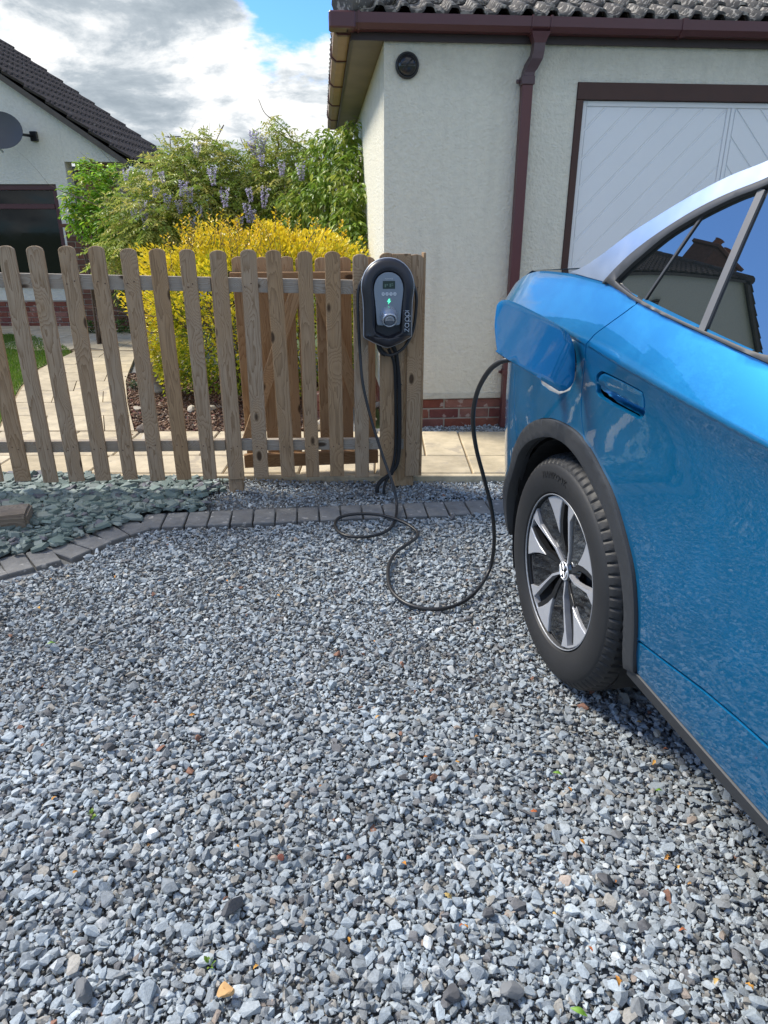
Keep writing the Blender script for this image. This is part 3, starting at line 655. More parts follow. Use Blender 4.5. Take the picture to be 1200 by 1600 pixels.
# roof: corrugated concrete tiles, hipped
RP = R(22.5); TW, TL = 0.30, 0.34
def tile_mesh():
    mb = MB(); nseg = 20; vs = []
    for j, (yy, zz) in enumerate(((0, 0.022), (TL+0.06, 0.0))):
        for lay in (0, -0.014):
            for i in range(nseg+1):
                u = i/nseg; h = 0.034*min(1.0, max(0, 1.7*sin(2*pi*((u*2) % 1.0)-0.5)))
                vs.append((u*TW, yy, zz+h+lay))
    N = nseg+1
    for i in range(nseg):
        mb_f = [(i, i+1, 2*N+i+1, 2*N+i), (N+i, 2*N+N+i, 3*N+i+1, N+i+1), (i, N+i, N+i+1, i+1)]
        mb.f += mb_f; mb.m += [0]*3; mb.sm += [True, True, False]
    mb.v = vs; mb.f += [(0, 2*N, 3*N, N), (N-1, 2*N-1, 4*N-1, 3*N-1)]; mb.m += [0, 0]; mb.sm += [False, False]
    return mesh_only(mb, 'roof_tile', M_tile)
tme = tile_mesh()
cr, sr = cos(RP), sin(RP)
EX0, EY0, EZ = -0.235, -0.085, 2.560
for row in range(5):
    yy = EY0+row*TL*cr; zz = EZ+row*TL*sr; x = EX0+yy-EY0 - (0.0)
    x = EX0 + math.ceil((yy-EY0)/TW-0.2)*TW if row else EX0
    while x < 5.7:
        link('roof_tile', tme, None, gar, (x, yy, zz+rnd.uniform(-.002, .003)), (RP, rnd.uniform(-.01, .01), 0)); x += TW
for row in range(3):
    for k in range(15):
        y_ = 4.25-k*TW; xx = EX0-0.06+row*TL*cr; 
        if y_-0.30 < EY0+row*TL*cr-0.05: continue
        link('roof_tile', tme, None, gar, (xx, y_, EZ+row*TL*sr), (RP, 0, -pi/2))
hx = 2.2
rf = MB().add([(EX0+.06, EY0+.06, EZ-0.015), (5.9, EY0+.06, EZ-0.015), (5.9, EY0+hx, EZ-0.015+hx*tan(RP)), (EX0+hx, EY0+hx, EZ-.015+hx*tan(RP)), (EX0+.06, 4.35, EZ-.015), (5.9, 4.35, EZ-.015)],
    [(0, 1, 2, 3), (0, 3, 4), (4, 3, 2, 5), (0, 4, 5, 1)]); rf.build('roof', M_tile, gar)
# ridge tiles along the hip
hr = MB()
for k in range(6):
    t0, t1 = k*0.36, (k+1)*0.36+0.03; a_ = Vector((EX0-0.02+t0, EY0-0.02+t0, EZ+0.045+t0*tan(RP)*1.0)); b_ = Vector((EX0-0.02+t1, EY0-.02+t1, EZ+0.045+t1*tan(RP)))
    MB().tube([a_, b_], [0.085, 0.075], n=10).build('hip_tile', M_tile, gar)
# wall lamp
lamp = empty('wall_lamp', tuple((Matrix.Translation((0, 5, 0)) @ Matrix.Rotation(GA, 4, 'Z')) @ Vector((0.143, -0.001, 2.317))), GA, label='round black bulkhead lamp high on the garage wall beside the eaves', category='lamp')
ML = Matrix.Rotation(pi/2, 4, 'X')
MB().lathe([(0, 0), (0.072, 0), (0.074, 0.006), (0.072, 0.024), (0.064, 0.030), (0.060, 0.026)], 28, ML).build('lamp_rim', M_black, lamp)
MB().lathe([(0.0605, 0.020), (0.057, 0.034), (0.045, 0.047), (0.024, 0.056), (0, 0.058)], 28, ML).build('lamp_shade', simple('dark glossy diffuser', (0.02, 0.02, 0.022), 0.15), lamp)
MB().box(-0.045, 0.045, -0.062, -0.050, -0.004, 0.004, ch=.002).tube([(-0.035, -0.046, -0.035), (0.0, -0.064, 0), (0.03, -0.05, 0.03)], 0.004).build('lamp_bar', M_black, lamp)
# ================================================================== PICKET FENCE
FA = R(7.0); FY = 3.72
MF = Matrix.Translation((0, FY, 0)) @ Matrix.Rotation(FA, 4, 'Z'); MFi = MF.inverted()
fence = empty('picket_fence', (0, FY, 0), FA, label='weathered round topped wooden picket fence between drive and garden', category='fence')
def fx(px, py, yl=0.0):      # point on the fence plane (local x, z)
    o_ = MFi @ Vector((0, 0, CAM_H)); d_ = MFi.to_3x3() @ ray(px, py); t = (yl-o_.y)/d_.y; q = o_+d_*t; return q.x, q.z
def picket_mesh(L, w, th, mat, name='picket', arch=0.6):
    n = 9; ol = [(-w/2, 0), (w/2, 0)]
    for i in range(n+1):
        a = i/n*pi; ol.append((w/2*cos(a), L-w*0.5*arch+w*0.5*arch*sin(a)))
    bm = bmesh.new(); vs = [bm.verts.new((a, 0, b)) for a, b in ol]; f = bm.faces.new(vs)
    r_ = bmesh.ops.extrude_face_region(bm, geom=[f]); 
    for v in [g for g in r_['geom'] if isinstance(g, bmesh.types.BMVert)]: v.co.y += th
    bmesh.ops.bevel(bm, geom=[e for e in bm.edges if abs(e.verts[0].co.y-e.verts[1].co.y) < 1e-6], offset=0.0022, segments=1, affect='EDGES')
    bmesh.ops.recalc_face_normals(bm, faces=bm.faces[:])
    me = bpy.data.meshes.new(name); bm.to_mesh(me); bm.free(); me.materials.append(mat); return me
pm = [picket_mesh(1.19, w_, 0.020, M_picket) for w_ in (0.074, 0.077, 0.080)]
pxs = [10.5, 57, 104, 152.5, 200, 247, 293, 341, 384, 431.5, 475, 518, 562, 605.5, 650]
xs_ = [fx(p, 400)[0] for p in pxs]
spc = (xs_[6]-xs_[0])/6
xs_ = [xs_[0]-spc*k for k in range(9, 0, -1)]+xs_
slope = lambda x: 0.072-(x-0.16)*0.0265
for i, x in enumerate(xs_):
    j = i-9; lean = {8: 0.010, 9: -0.012, 13: 0.0}.get(j, rnd.uniform(-0.005, 0.005))
    link('picket', pm[2] if j in (7, 14) else pm[rnd.randrange(3)], None, fence, (x+rnd.uniform(-.001, .001), rnd.uniform(-.002, .001), slope(x)+rnd.uniform(-.006, .006)), (rnd.uniform(-.006, .006), lean, 0))
def sloped_rail(name, x0, x1, za0, za1, zb0, zb1, y0, y1, mat, parent):
    mb = MB(); vs = [(x0, y0, za0), (x1, y0, zb0), (x1, y0, zb1), (x0, y0, za1), (x0, y1, za0), (x1, y1, zb0), (x1, y1, zb1), (x0, y1, za1)]
    mb.add(vs, [(0, 1, 2, 3), (7, 6, 5, 4), (0, 4, 5, 1), (3, 2, 6, 7), (0, 3, 7, 4), (1, 5, 6, 2)]); bm = bmesh.new()
    o_ = mb.build(name, mat, parent); return o_
def rz_(x, b): return b-(x+0.0)*0.0275
xl = xs_[0]-0.1; xpost = xs_[16]-0.012; xr = xs_[-1]
for (a, b_) in ((xl, xpost-0.04), (xpost+0.04, xr-0.095)):
    sloped_rail('rail', a, b_, rz_(a, 1.066), rz_(a, 1.134), rz_(b_, 1.066), rz_(b_, 1.134), 0.0205, 0.058, M_rail, fence)
    b2 = b_ if b_ < -0.5 else xr-0.05
    sloped_rail('rail', a, b2, rz_(a, 0.232), rz_(a, 0.292), rz_(b2, 0.232), rz_(b2, 0.292), 0.0205, 0.058, M_rail, fence)
post_me = mesh_only(MB().box(-0.0375, 0.0375, 0, 0.075, 0, 1.16, ch=.003), 'post', M_picket)
for x in (xpost, xs_[0]-0.02):
    link('post', post_me, None, fence, (x, 0.0215, slope(x)-0.10))
# charger post: two boards and a gate post behind
MB().box(-0.055, 0.055, 0.0, 0.10, 0, 1.245, ch=.004).build('post', M_gate, fence, loc=(xs_[-1]-0.045, 0.0215, 0.004))
MB().box(-0.02, 0.028, 0.0, 0.016, 0, 0.66, ch=.002).build('backing_board', M_picket, fence, loc=(xs_[-1]-0.085, 0.004, 0.32))
MB().box(0, 0.012, 0.0, 0.070, 0, 1.20, ch=.002).build('backing_board', M_picket, fence, loc=(xs_[-1]+0.041, 0.004, 0.07))
MB().box(-0.06, 0.035, 0, 0.022, 0, 0.30, ch=.002).build('backing_board', M_picket, fence, loc=(xs_[-1]-0.06, -0.003, 0.965))
for zc_ in (0.60, 0.50, 0.27): MB().lathe([(0, 0.004), (0.004, 0.003), (0.005, 0)], 8, Matrix.Rotation(pi/2, 4, 'X')).build('screw', M_black, fence, loc=(xs_[-1]-0.070, 0.003, zc_))

# ================================================================== GATE (folded behind the fence)
M_nail = simple('rusty nail head', (0.10, 0.055, 0.035), 0.6)
nail_me = mesh_only(MB().lathe([(0, 0.0015), (0.003, 0.0012), (0.0036, 0)], 8, Matrix.Rotation(pi/2, 4, 'X')), 'nail', M_nail)
for i, x in enumerate(xs_):
    if i < 8: continue
    for b0 in (1.10, 0.262):
        for dx in (-0.016, 0.015): link('nail', nail_me, None, fence, (x+dx+rnd.uniform(-.004, .004), -0.0025, rz_(x, b0)+rnd.uniform(-.014, .014)))
M_brace = wood('tan brace wood', (0.56, 0.40, 0.25), (0.50, 0.33, 0.18), (0.30, 0.19, 0.10), brownness=0.4)
gate = empty('picket_gate', tuple(MF @ Vector((0, 0.20, 0))), FA, label='brown picket gate with diagonal braces standing just behind the fence', category='gate')
GY = 0.20
gpx = [371.5, 409, 447, 473, 502, 538, 577]
gm = picket_mesh(1.10, 0.073, 0.02, M_gate); gz = []
for p_ in gpx:
    x, zt = fx(p_, 402, GY); _, zb = fx(p_+8, 743, GY)
    link('picket', gm, None, gate, (x, 0.062, zt-1.10+rnd.uniform(-.004, .004)), (0, rnd.uniform(-.004, .004), 0))
gx0, gx1 = fx(356, 400, GY)[0], fx(590, 400, GY)[0]
def gz_(y): return fx(475, y, GY)[1]
MB().box(gx0, gx1, 0.0, 0.036, gz_(440), gz_(425), ch=.003).build('rail', M_gaterail, gate)
zl0, zl1 = gz_(728), gz_(708)
MB().box(gx0, gx1, 0.0, 0.036, zl0, zl1, ch=.003).build('rail', M_gaterail, gate)
def brace(p0, p1, w_=0.068):
    (x0, z0), (x1, z1) = fx(*p0, GY), fx(*p1, GY); L = sqrt((x1-x0)**2+(z1-z0)**2)
    a = atan2(x1-x0, z1-z0)
    MB().box(-w_/2, w_/2, 0, 0.034, 0, L, ch=.003).build('brace', M_brace, gate, loc=(x0, 0.001, z0), rot=(0, a, 0))
brace((383, 702), (466, 446)); brace((584, 700), (497, 446))
(MB().box(gx0-0.01, gx0+0.05, 0.04, 0.05, gz_(440)+.01, gz_(440)+.05).build('hinge', M_black, gate))
# iron bracket foot
# ================================================================== CHARGER
CHX = (xs_[-2]+xs_[-1])/2-0.068
chx, chz = fx(606.5, 470, -0.10)
chg = empty('wall_charger', tuple(MF @ Vector((chx, -0.004, 0.812))), FA, label='black and grey electric car charger with display and dial on the fence post', category='charger')
# outline in charger px (8.89 px per photo px); convert to metres, origin at the lower tip
sc_ = 0.439/1250.0
def mo(pts): return [((x-588)*sc_, (1402-y)*sc_) for x, y in pts]
half = [(588, 150), (640, 153), (700, 165), (760, 190), (820, 228), (870, 275), (915, 335), (945, 400), (965, 470), (973, 540), (970, 600), (958, 680), (950, 760), (947, 850), (946, 950), (946, 1050), (947, 1150), (947, 1225), (940, 1248), (920, 1265), (800, 1330), (700, 1372), (640, 1395), (588, 1402)]
def full(h_): return mo(h_)+[(-a, b) for a, b in mo(h_)[-2:0:-1]]
OUT = full(half)
def inset(poly, d_):
    n = len(poly); o_ = []
    cxm, czm = 0, 0.22
    for i in range(n):
        a, b, c = Vector(poly[i-1]), Vector(poly[i]), Vector(poly[(i+1) % n]); t = (c-a).normalized(); nn = Vector((-t.y, t.x))
        if nn.dot(Vector((cxm, czm))-b) < 0: nn = -nn
        o_.append(tuple(b+nn*d_))
    return o_
def layered(levels, cap=True, mi=None):
    """levels: list of (outline, depth toward viewer)"""
    mb = MB(); n = len(levels[0][0]); vs = []
    for ol, d_ in levels: vs += [(a, -d_ if not callable(d_) else -d_(a, b), b) for a, b in ol]
    fs = [(i*n+k, i*n+(k+1) % n, (i+1)*n+(k+1) % n, (i+1)*n+k) for i in range(len(levels)-1) for k in range(n)]
    mb.add(vs, fs, 0, True)
    if cap: mb.add(vs[-n:], [tuple(range(n))]); mb.add(vs[:n], [tuple(range(n))[::-1]])
    return mb
M_chg = simple('dark blue black satin plastic', (0.018, 0.019, 0.026), 0.38, var=0.05)
M_chrim = simple('silver rim plastic', (0.45, 0.48, 0.53), 0.35, metal=0.3, var=0.03)
M_chface = simple('silver grey plastic', (0.22, 0.26, 0.31), 0.42, metal=0.25, var=0.03)
M_dial = simple('silver dial', (0.42, 0.46, 0.52), 0.28, metal=0.7, var=0.03)
M_lcd = simple('dull green display glass', (0.035, 0.055, 0.05), 0.15, var=0.05)
M_print = simple('pale grey print', (0.55, 0.60, 0.66), 0.5, var=0.02)
M_green = simple('green lit symbol', (0.10, 0.85, 0.45), 0.5, emit=0.5, var=0.0)
layered([(inset(OUT, 0.006), 0.0), (inset(OUT, 0.004), 0.072)]).build('casing', M_chg, chg)
layered([(inset(OUT, 0.004), 0.0722), (OUT, 0.074), (OUT, 0.082), (inset(OUT, 0.003), 0.0845)]).build('silver_rim', M_chrim, chg)
bowl_half = [(588, 325), (640, 330), (700, 352), (755, 400), (790, 450), (808, 520), (810, 580), (800, 680), (790, 760), (785, 850), (783, 950), (783, 1050), (784, 1120), (783, 1160), (775, 1180), (750, 1195), (690, 1222), (640, 1243), (610, 1252), (600, 1254), (594, 1255), (592, 1255), (590, 1255), (588, 1255)]
BOWL = full(bowl_half)
def lerp(A, B, t): return [(a[0]*(1-t)+b[0]*t, a[1]*(1-t)+b[1]*t) for a, b in zip(A, B)]
shell = layered([(inset(OUT, 0.0035), 0.0847), (inset(OUT, 0.004), 0.092), (inset(OUT, 0.010), 0.104), (inset(OUT, 0.022), 0.113), (lerp(inset(OUT, .022), BOWL, .5), 0.118), (lerp(inset(OUT, .022), BOWL, .93), 0.1165), (BOWL, 0.114), (inset(BOWL, 0.006), 0.095), (inset(BOWL, 0.010), 0.088)], cap=False)
n_ = len(OUT); shell.add([(a, -0.088, b) for a, b in inset(BOWL, 0.010)], [tuple(range(n_))])
shell.build('front_shell', M_chg, chg)
# lighter lip of the bowl
face_half = [(590, 342), (640, 348), (690, 368), (735, 402), (768, 450), (790, 510), (798, 570), (794, 640), (782, 740), (772, 840), (764, 940), (758, 1020), (752, 1052), (735, 1066), (680, 1070), (588, 1072)]
FACE = full(face_half)
layered([(FACE, 0.0885), (FACE, 0.1165), (inset(FACE, 0.002), 0.1185)]).build('fascia_plate', M_chface, chg)
YF = -0.1187
def cxy(x, y): return ((x-590)*sc_, (1402-y)*sc_)
def flat_box(name, x0, y0, x1, y1, d0, d1, mat, parent=chg, ch=0.001):
    (a, b), (c, d_) = cxy(x0, y1), cxy(x1, y0); return MB().box(a, c, -d1, -d0, b, d_, ch=ch).build(name, mat, parent)
disp = flat_box('display', 505, 458, 680, 565, 0.1187, 0.1205, M_lcd)
for k, (xa, ya, xb, yb) in enumerate([(530, 500, 552, 545), (558, 500, 578, 520), (600, 495, 622, 540), (628, 490, 650, 500), (628, 510, 655, 522)]): flat_box('display_glyph', xa, ya, xb, yb, 0.1206, 0.1209, simple('dim lcd segments', (0.09, 0.15, 0.12), 0.5), disp, ch=0)
for k, xb in enumerate((510, 565, 621, 677)):
    a, b = cxy(xb, 637); Mx = Matrix.Translation((a, YF, b)) @ Matrix.Rotation(pi/2, 4, 'X')
    bt = MB().lathe([(0.0085, 0), (0.0085, 0.002), (0.006, 0.003), (0.0055, 0.0022), (0, 0.0022)], 18, Mx).build('button', M_print, chg)
    sy = MB()
    q = YF-0.0030
    if k == 3: sy.box(a-.003, a+.003, q, q+.0012, b-.0006, b+.0006).box(a-.0006, a+.0006, q-.0002, q+.0012, b-.003, b+.003)
    elif k == 0: sy.box(a-.003, a+.003, q, q+.0012, b-.0022, b-.001).box(a-.003, a+.003, q, q+.0012, b+.001, b+.0022)
    elif k == 1: sy.prism([(a-.003, b-.0015), (a+.003, b-.0015), (a, b+.0028)], q, q+.0012, lambda u, v, c: (u, c, v))
    else: sy.prism([(a-.003, b+.0015), (a, b-.0028), (a+.003, b+.0015)], q, q+.0012, lambda u, v, c: (u, c, v))
    sy.build('symbol', M_chface, bt)
bolt = [cxy(*p) for p in [(590, 700), (566, 742), (588, 742), (580, 778), (624, 728), (600, 728), (612, 700)]]
MB().prism(bolt, YF-0.0008, YF, lambda a, b, c: (a, c, b)).build('charge_symbol', M_green, chg)
# dial / plug holster
ca, cb_ = cxy(592, 958)
MD = Matrix.Translation((ca, YF, cb_)) @ Matrix.Rotation(pi/2, 4, 'X')
Mdn = Matrix.Translation((ca, YF+0.004, cb_+0.006)) @ Matrix.Rotation(pi/2+R(24), 4, 'X')
MB().lathe([(0.049, -0.020), (0.047, 0.000), (0.043, 0.016), (0.038, 0.034), (0.0365, 0.044), (0.0345, 0.046), (0.030, 0.0455), (0.029, 0.040), (0.029, 0.020), (0, 0.020)], 40, Mdn).build('dial', M_dial, chg)
MB().lathe([(0.0255, 0.020), (0.0255, 0.042), (0.023, 0.045), (0.017, 0.0435), (0, 0.043)], 30, Mdn).build('dial_cap', M_dial, chg)
MB().prism([(-0.024, -0.002), (0.024, -0.002), (0.022, -0.012), (0.012, -0.021), (-0.012, -0.021), (-0.022, -0.012)], 0.0445, 0.0462, lambda a, b, c: tuple(Mdn @ Vector((a, b, c)))).build('dial_recess', simple('smoked dial window', (0.10, 0.12, 0.15), 0.15, var=.02), chg)
# lettering z a p p i, rotated to read upward
def arc(cx, cy, r, a0, a1, n=14): return [(cx+r*cos(R(a0+(a1-a0)*i/n)), cy+r*sin(R(a0+(a1-a0)*i/n))) for i in range(n+1)]
u_ = 1.0; let = []
let += [[(0.0, 1.0), (0.80, 1.0)], [(0.80, 1.0), (0.0, 0.0)], [(0.0, 0.0), (0.82, 0.0)]]                                   # z
let.append(arc(1.62, 0.5, 0.5, 50, 310)); let.append([(2.12, 1.0), (2.12, 0.0)])               # a
let[-2] = arc(1.62, 0.5, 0.5, 0, 360, 22)
for x0 in (2.62, 3.86):
    let.append(arc(x0+0.5, 0.5, 0.5, 0, 360, 22)); let.append([(x0, 0.5), (x0, -0.45)])         # p p
let.append([(5.12, 0.0), (5.12, 1.0)]); let.append([(5.12, 1.28), (5.12, 1.36)])               # i
sx_ = (1165-868)/5.15*sc_; ox, oz = cxy(886, 1165); let_o = MB()
for st in let:
    pts = [(ox-v*sx_*1.0, YF+0.0012, oz+u*sx_) for u, v in st]
    let_o.tube(pts, 0.0014, 6)
let_o.build('lettering', M_print, chg)
def text_mesh(name, body, size, M4, mat, parent, ext=0.0004):
    cu = bpy.data.curves.new('tmp', 'FONT'); cu.body = body; cu.size = size; cu.extrude = ext; cu.align_x = 'CENTER'; cu.resolution_u = 3
    to = bpy.data.objects.new('tmp', cu); COL.objects.link(to); dg = bpy.context.evaluated_depsgraph_get(); dg.update()
    me = bpy.data.meshes.new_from_object(to.evaluated_get(dg)); bpy.data.objects.remove(to); bpy.data.curves.remove(cu)
    me.transform(M4); me.materials.clear(); me.name = name; return link(name, me, mat, parent)
a, b = cxy(592, 436)
text_mesh('lettering', 'myenergi', 0.011, Matrix.Translation((a, YF-0.0006, b)) @ Matrix.Rotation(pi/2, 4, 'X'), M_print, chg)
# gland with coiled strain relief
a, b = cxy(470, 1385); co = []
gp = [Vector((-0.045, -0.05, 0.028)), Vector((-0.040, -0.05, -0.002)), Vector((-0.026, -0.05, -0.028)), Vector((-0.006, -0.052, -0.040))]
gs = smooth_path(gp, 10); co = MB().tube(gs, 0.008, 10)
for k in range(1, len(gs)-1, 2):
    t = (gs[k+1]-gs[k-1]).normalized(); up = t.orthogonal().normalized(); bb = t.cross(up)
    co.tube([gs[k]+(up*cos(q*2*pi/12)+bb*sin(q*2*pi/12))*0.0112 for q in range(13)], 0.003, 5)
co.build('cable_gland', M_black, chg)

# ---- charging cable: gland -> loop round the unit -> ground -> car
def L(x, y, z): return MF @ Vector((chx+x, y-0.004, 0.812+z))
cab = [L(-0.006, -0.056, -0.040), L(0.03, -0.06, -0.040), L(0.09, -0.05, -0.005), L(0.135, -0.04, 0.07), L(0.152, -0.035, 0.17), L(0.150, -0.035, 0.27), L(0.10, -0.030, 0.36),
       L(0.0, -0.028, 0.395), L(-0.10, -0.030, 0.36), L(-0.143, -0.045, 0.29), L(-0.150, -0.055, 0.20), L(-0.147, -0.058, 0.08), L(-0.142, -0.06, -0.03)]
def A(px, py, Y): return at(px, py, Y)
cab += [A(567, 600, 3.60), A(580, 655, 3.56), A(598, 712, 3.50), A(614, 757, 3.42), A(620, 788, 3.36), on_ground(617, 814, .03), on_ground(602, 831, .030), on_ground(570, 839, .034), on_ground(538, 836, .034), on_ground(524, 823, .03), on_ground(530, 809, .036),
        on_ground(558, 803, .05), on_ground(595, 805, .055), on_ground(628, 815, .045), on_ground(649, 828, .034), on_ground(652, 838, .030), on_ground(640, 848, .034), on_ground(620, 862, .036), on_ground(608, 882, .033), on_ground(607, 908, .030), on_ground(616, 928, .030), on_ground(640, 945, .030), on_ground(675, 952, .030),
        on_ground(712, 946, .032), on_ground(742, 926, .042), A(764, 892, 2.56), A(772, 850, 2.56), A(769, 800, 2.53), A(757, 750, 2.49), A(744, 700, 2.42), A(739, 655, 2.33), A(745, 615, 2.22), A(762, 582, 2.10), A(783, 565, 2.02), A(806, 562, 1.985), A(822, 566, 1.985)]
CABLE_END = cab[-1].copy()
ct = MB().tube(smooth_path(cab, 7), 0.0078, 10)
cobj = ct.build('charging_cable', M_cable); tag(cobj, 'black charging cable looping over the gravel from the charger to the car', 'cable')
# supply conduits down the post
def F(px, py, yl): x, z = fx(px, py, yl); return MF @ Vector((x, yl, z))
sp1 = [F(613, 538, -0.035), F(620, 561, -0.020), F(624, 617, -0.012), F(623, 709, -0.012), F(613, 737, -0.03), F(597, 750, -0.06), F(590, 760, -0.09), F(589, 770, -0.10)]
sp2 = [F(607, 545, -0.04), F(616, 570, -0.028), F(618, 620, -0.012), F(618, 700, -0.012), F(611, 737, -0.035), F(603, 752, -0.06), F(600, 763, -0.10), F(600, 772, -0.11)]
for q, lab in ((sp1, 'thicker black supply cable running down the post to the gravel'), (sp2, 'thinner black supply cable against the left post board below the charger')):
    tag(MB().tube(smooth_path(q, 8), 0.0115 if q is sp1 else 0.008, 10).build('supply_cable', M_blackmatt), lab, 'cable')

# ================================================================== HOUSE BEHIND
HY = 10.7
hs = empty('bungalow', (0, HY, 0), 0, label='white rendered bungalow gable with dark tiled roof and brick base', category='house')
HR, HL, HAX = -3.52, -15.88, -9.7; HZE = 2.25; HSL = 0.672; HZA = HZE+(HR-HAX)*HSL
wxr, wz0, wz1 = -4.60, 0.66, 1.965
wxl = -7.2
WX = -4.43
gz = lambda x: HZE+(HR-abs(x-HAX)-HAX)*HSL-0.045
gable = [(-15.4, 0.40), (wxl, 0.40), (wxl, wz1), (wxr, wz1), (wxr, 0.40), (WX, 0.40), (WX, gz(WX)), (HAX, gz(HAX)), (-15.4, gz(-15.4))]
MB().prism(gable, 0.0, 0.24, lambda a, b, c: (a, c, b)).build('gable_wall', M_render2, hs)
MB().prism([(WX+.002, 2.245), (HR-0.06, 2.245), (HR-0.06, gz(HR-.06)), (WX+.002, gz(WX)-.001)], 0.0, 0.24, lambda a, b, c: (a, c, b)).build('gable_wall', M_render2, hs)
MB().box(wxl+.002, wxr-.002, 0.004, 0.236, 0.40, wz0-0.002).build('gable_wall', M_render2, hs)
MB().box(-15.4, WX, 0.012, 0.24, 0.0, 0.398).build('mortar', M_mortar, hs)
bh = mesh_only(MB().box(0, 0.215, 0.0, 0.10, 0, 0.065, ch=.003), 'brick', M_brick)
for c_ in range(5):
    x = -6.75-(0.1125 if c_ % 2 else 0)
    while x < WX-0.1:
        link('brick', bh, None, hs, (min(x, WX-0.215), rnd.uniform(-.002, .002), 0.012+c_*0.076)); x += 0.225
# brick return beside the gable
MB().box(WX+.002, HR-0.22, 0.352, 0.60, 0.0, 2.34).build('mortar', M_mortar, hs)
bd = mesh_only(MB().box(0, 0.215, 0.0, 0.10, 0, 0.065, ch=.003), 'brick', M_brickdark)
for c_ in range(30):
    x = WX+0.004+(0.1125 if c_ % 2 else 0)
    while x < HR-0.50:
        link('brick', bh if c_ > 18 else bd, None, hs, (x, 0.342+rnd.uniform(-.002, .002), 0.012+c_*0.076)); x += 0.225
MB().box(-15.4, HR-.46, 0.62, 7.5, 0.0, 2.235).build('side_wall', M_render2, hs)
# window
M_glass = simple('dark window glass', (0.006, 0.007, 0.008), 0.04, spec=0.35, var=0.3, vscale=1.5)
win = MB()
def fr(x0, x1, z0, z1, y0=0.03, y1=0.10): return MB().box(x0, x1, y0, y1, z0, z1, ch=.006)
wobj = fr(wxl+.004, wxr-.004, wz1-0.075, wz1-.002).box(wxl+.004, wxl+0.07, .03, .10, wz0+.06, wz1-.077, ch=.006).box(wxr-0.072, wxr-.004, .03, .10, wz0+.06, wz1-.077, ch=.006).box(wxl+.004, wxr-.004, .03, .10, wz0, wz0+.058, ch=.006).build('window', simple('rosewood window frame', (0.075, 0.022, 0.027), 0.4), hs)
for xm in (-5.75, -6.5): MB().box(xm-0.035, xm+0.035, .032, .098, wz0+.059, wz1-.078, ch=.004).build('mullion', wobj.data.materials[0], wobj)
for a, b_ in ((-5.713, wxr-.074), (-6.463, -5.787), (wxl+.072, -6.537)):
    MB().box(a, b_, .026, .094, 1.645, 1.712, ch=.006).build('transom', wobj.data.materials[0], wobj)
    MB().box(a+.001, b_-.001, .060, .066, 1.713, wz1-.079).build('pane', M_glass, wobj); MB().box(a+.001, b_-.001, .060, .066, wz0+.06, 1.644).build('pane', M_glass, wobj)
MB().box(-11, -4.7, 0.66, 0.70, 0.1, 2.1).build('inner_wall', simple('dim room', (0.03, 0.028, 0.026), 0.9), hs)
MB().box(wxl-.03, wxr+.03, -0.05, -.002, wz0-0.06, wz0-.004, ch=.008).build('sill', M_render2, hs)
# roof with rolled tiles, both slopes; rolls run down the slope
def rolled_roof(x_e, x_a, z_e, z_a, y0, y1, name):
    L_ = sqrt((x_e-x_a)**2+(z_e-z_a)**2); ny = int((y1-y0)/0.15*6); nr = int(L_/0.32); VV = []; dirx, dirz = (x_a-x_e)/L_, (z_a-z_e)/L_; nxn, nzn = -dirz*np.sign(x_a-x_e), abs(dirx)
    ys = np.linspace(y0, y1, ny+1); hh = 0.035*np.maximum(0, np.sin(ys/0.15*2*pi))**0.8
    rows_ = []
    for r_ in range(nr+1):
        for e, lift in ((0, 0.030), (1, 0.0)):
            s_ = (r_+e)*L_/(nr+1); rows_.append(np.stack([x_e+dirx*s_+nxn*(hh+lift), ys, z_e+dirz*s_+nzn*(hh+lift)], -1))
    V = np.concatenate(rows_); m_ = ny+1; T = []
    for r_ in range(len(rows_)-1):
        i = np.arange(ny)+r_*m_; T += [np.stack([i, i+1, i+m_+1], -1), np.stack([i, i+m_+1, i+m_], -1)]
    T = np.concatenate(T); T = T if x_a < x_e else T[:, ::-1]
    return fast_mesh(name, V, T)
M_roofd = perobj('dark brown concrete roof', [(0.085, 0.072, 0.068), (0.09, 0.075, 0.07)], spots=(0.28, 0.27, 0.25), spot_scale=9, spot_lo=0.66, bump=0.004)
rf2 = link('roof', rolled_roof(HR+.02, HAX, HZE, HZA, -0.10, 3.9, 'roof'), M_roofd, hs)
link('roof', rolled_roof(HL-.02, HAX, HZE, HZA, -0.10, 3.9, 'roof'), M_roofd, hs)
for sgn, xe in ((1, HR), (-1, HL)):     # verge boards
    pr = [(xe, HZE-0.005), (HAX, HZA-0.005), (HAX, HZA-0.085), (xe-sgn*0.0, HZE-0.085)]
    MB().prism(pr, -0.10, -0.06, lambda a, b, c: (a, c, b)).build('verge', simple('dark verge mortar', (0.10, 0.088, 0.08), 0.9, var=.4, bump=.003), rf2)
    MB().prism([(xe, HZE-0.02), (HAX, HZA-0.02), (HAX, HZA-0.06), (xe, HZE-0.06)], -0.058, 3.9, lambda a, b, c: (a, c, b)).build('roof_deck', M_blackmatt, rf2)
for k in range(9): MB().tube([(HAX, -0.1+k*0.45, HZA+0.02), (HAX, 0.36+k*0.45, HZA+0.02)], [.12, .11], 10).build('ridge_tile', M_roofd, rf2)
chm = MB().box(-10.7, -9.8, 1.2, 1.9, 5.2, 7.1).box(-10.76, -9.74, 1.14, 1.96, 7.101, 7.2, ch=.01).build('chimney', M_brickdark, hs)
for k in (-10.45, -10.05): MB().lathe([(0.10, 0), (0.09, 0.25), (0.11, 0.28), (0.08, 0.28), (0, .2)], 14, Matrix.Translation((k, 1.55, 7.2))).build('chimney_pot', simple('clay pot', (0.25, 0.10, 0.06), .8), chm)
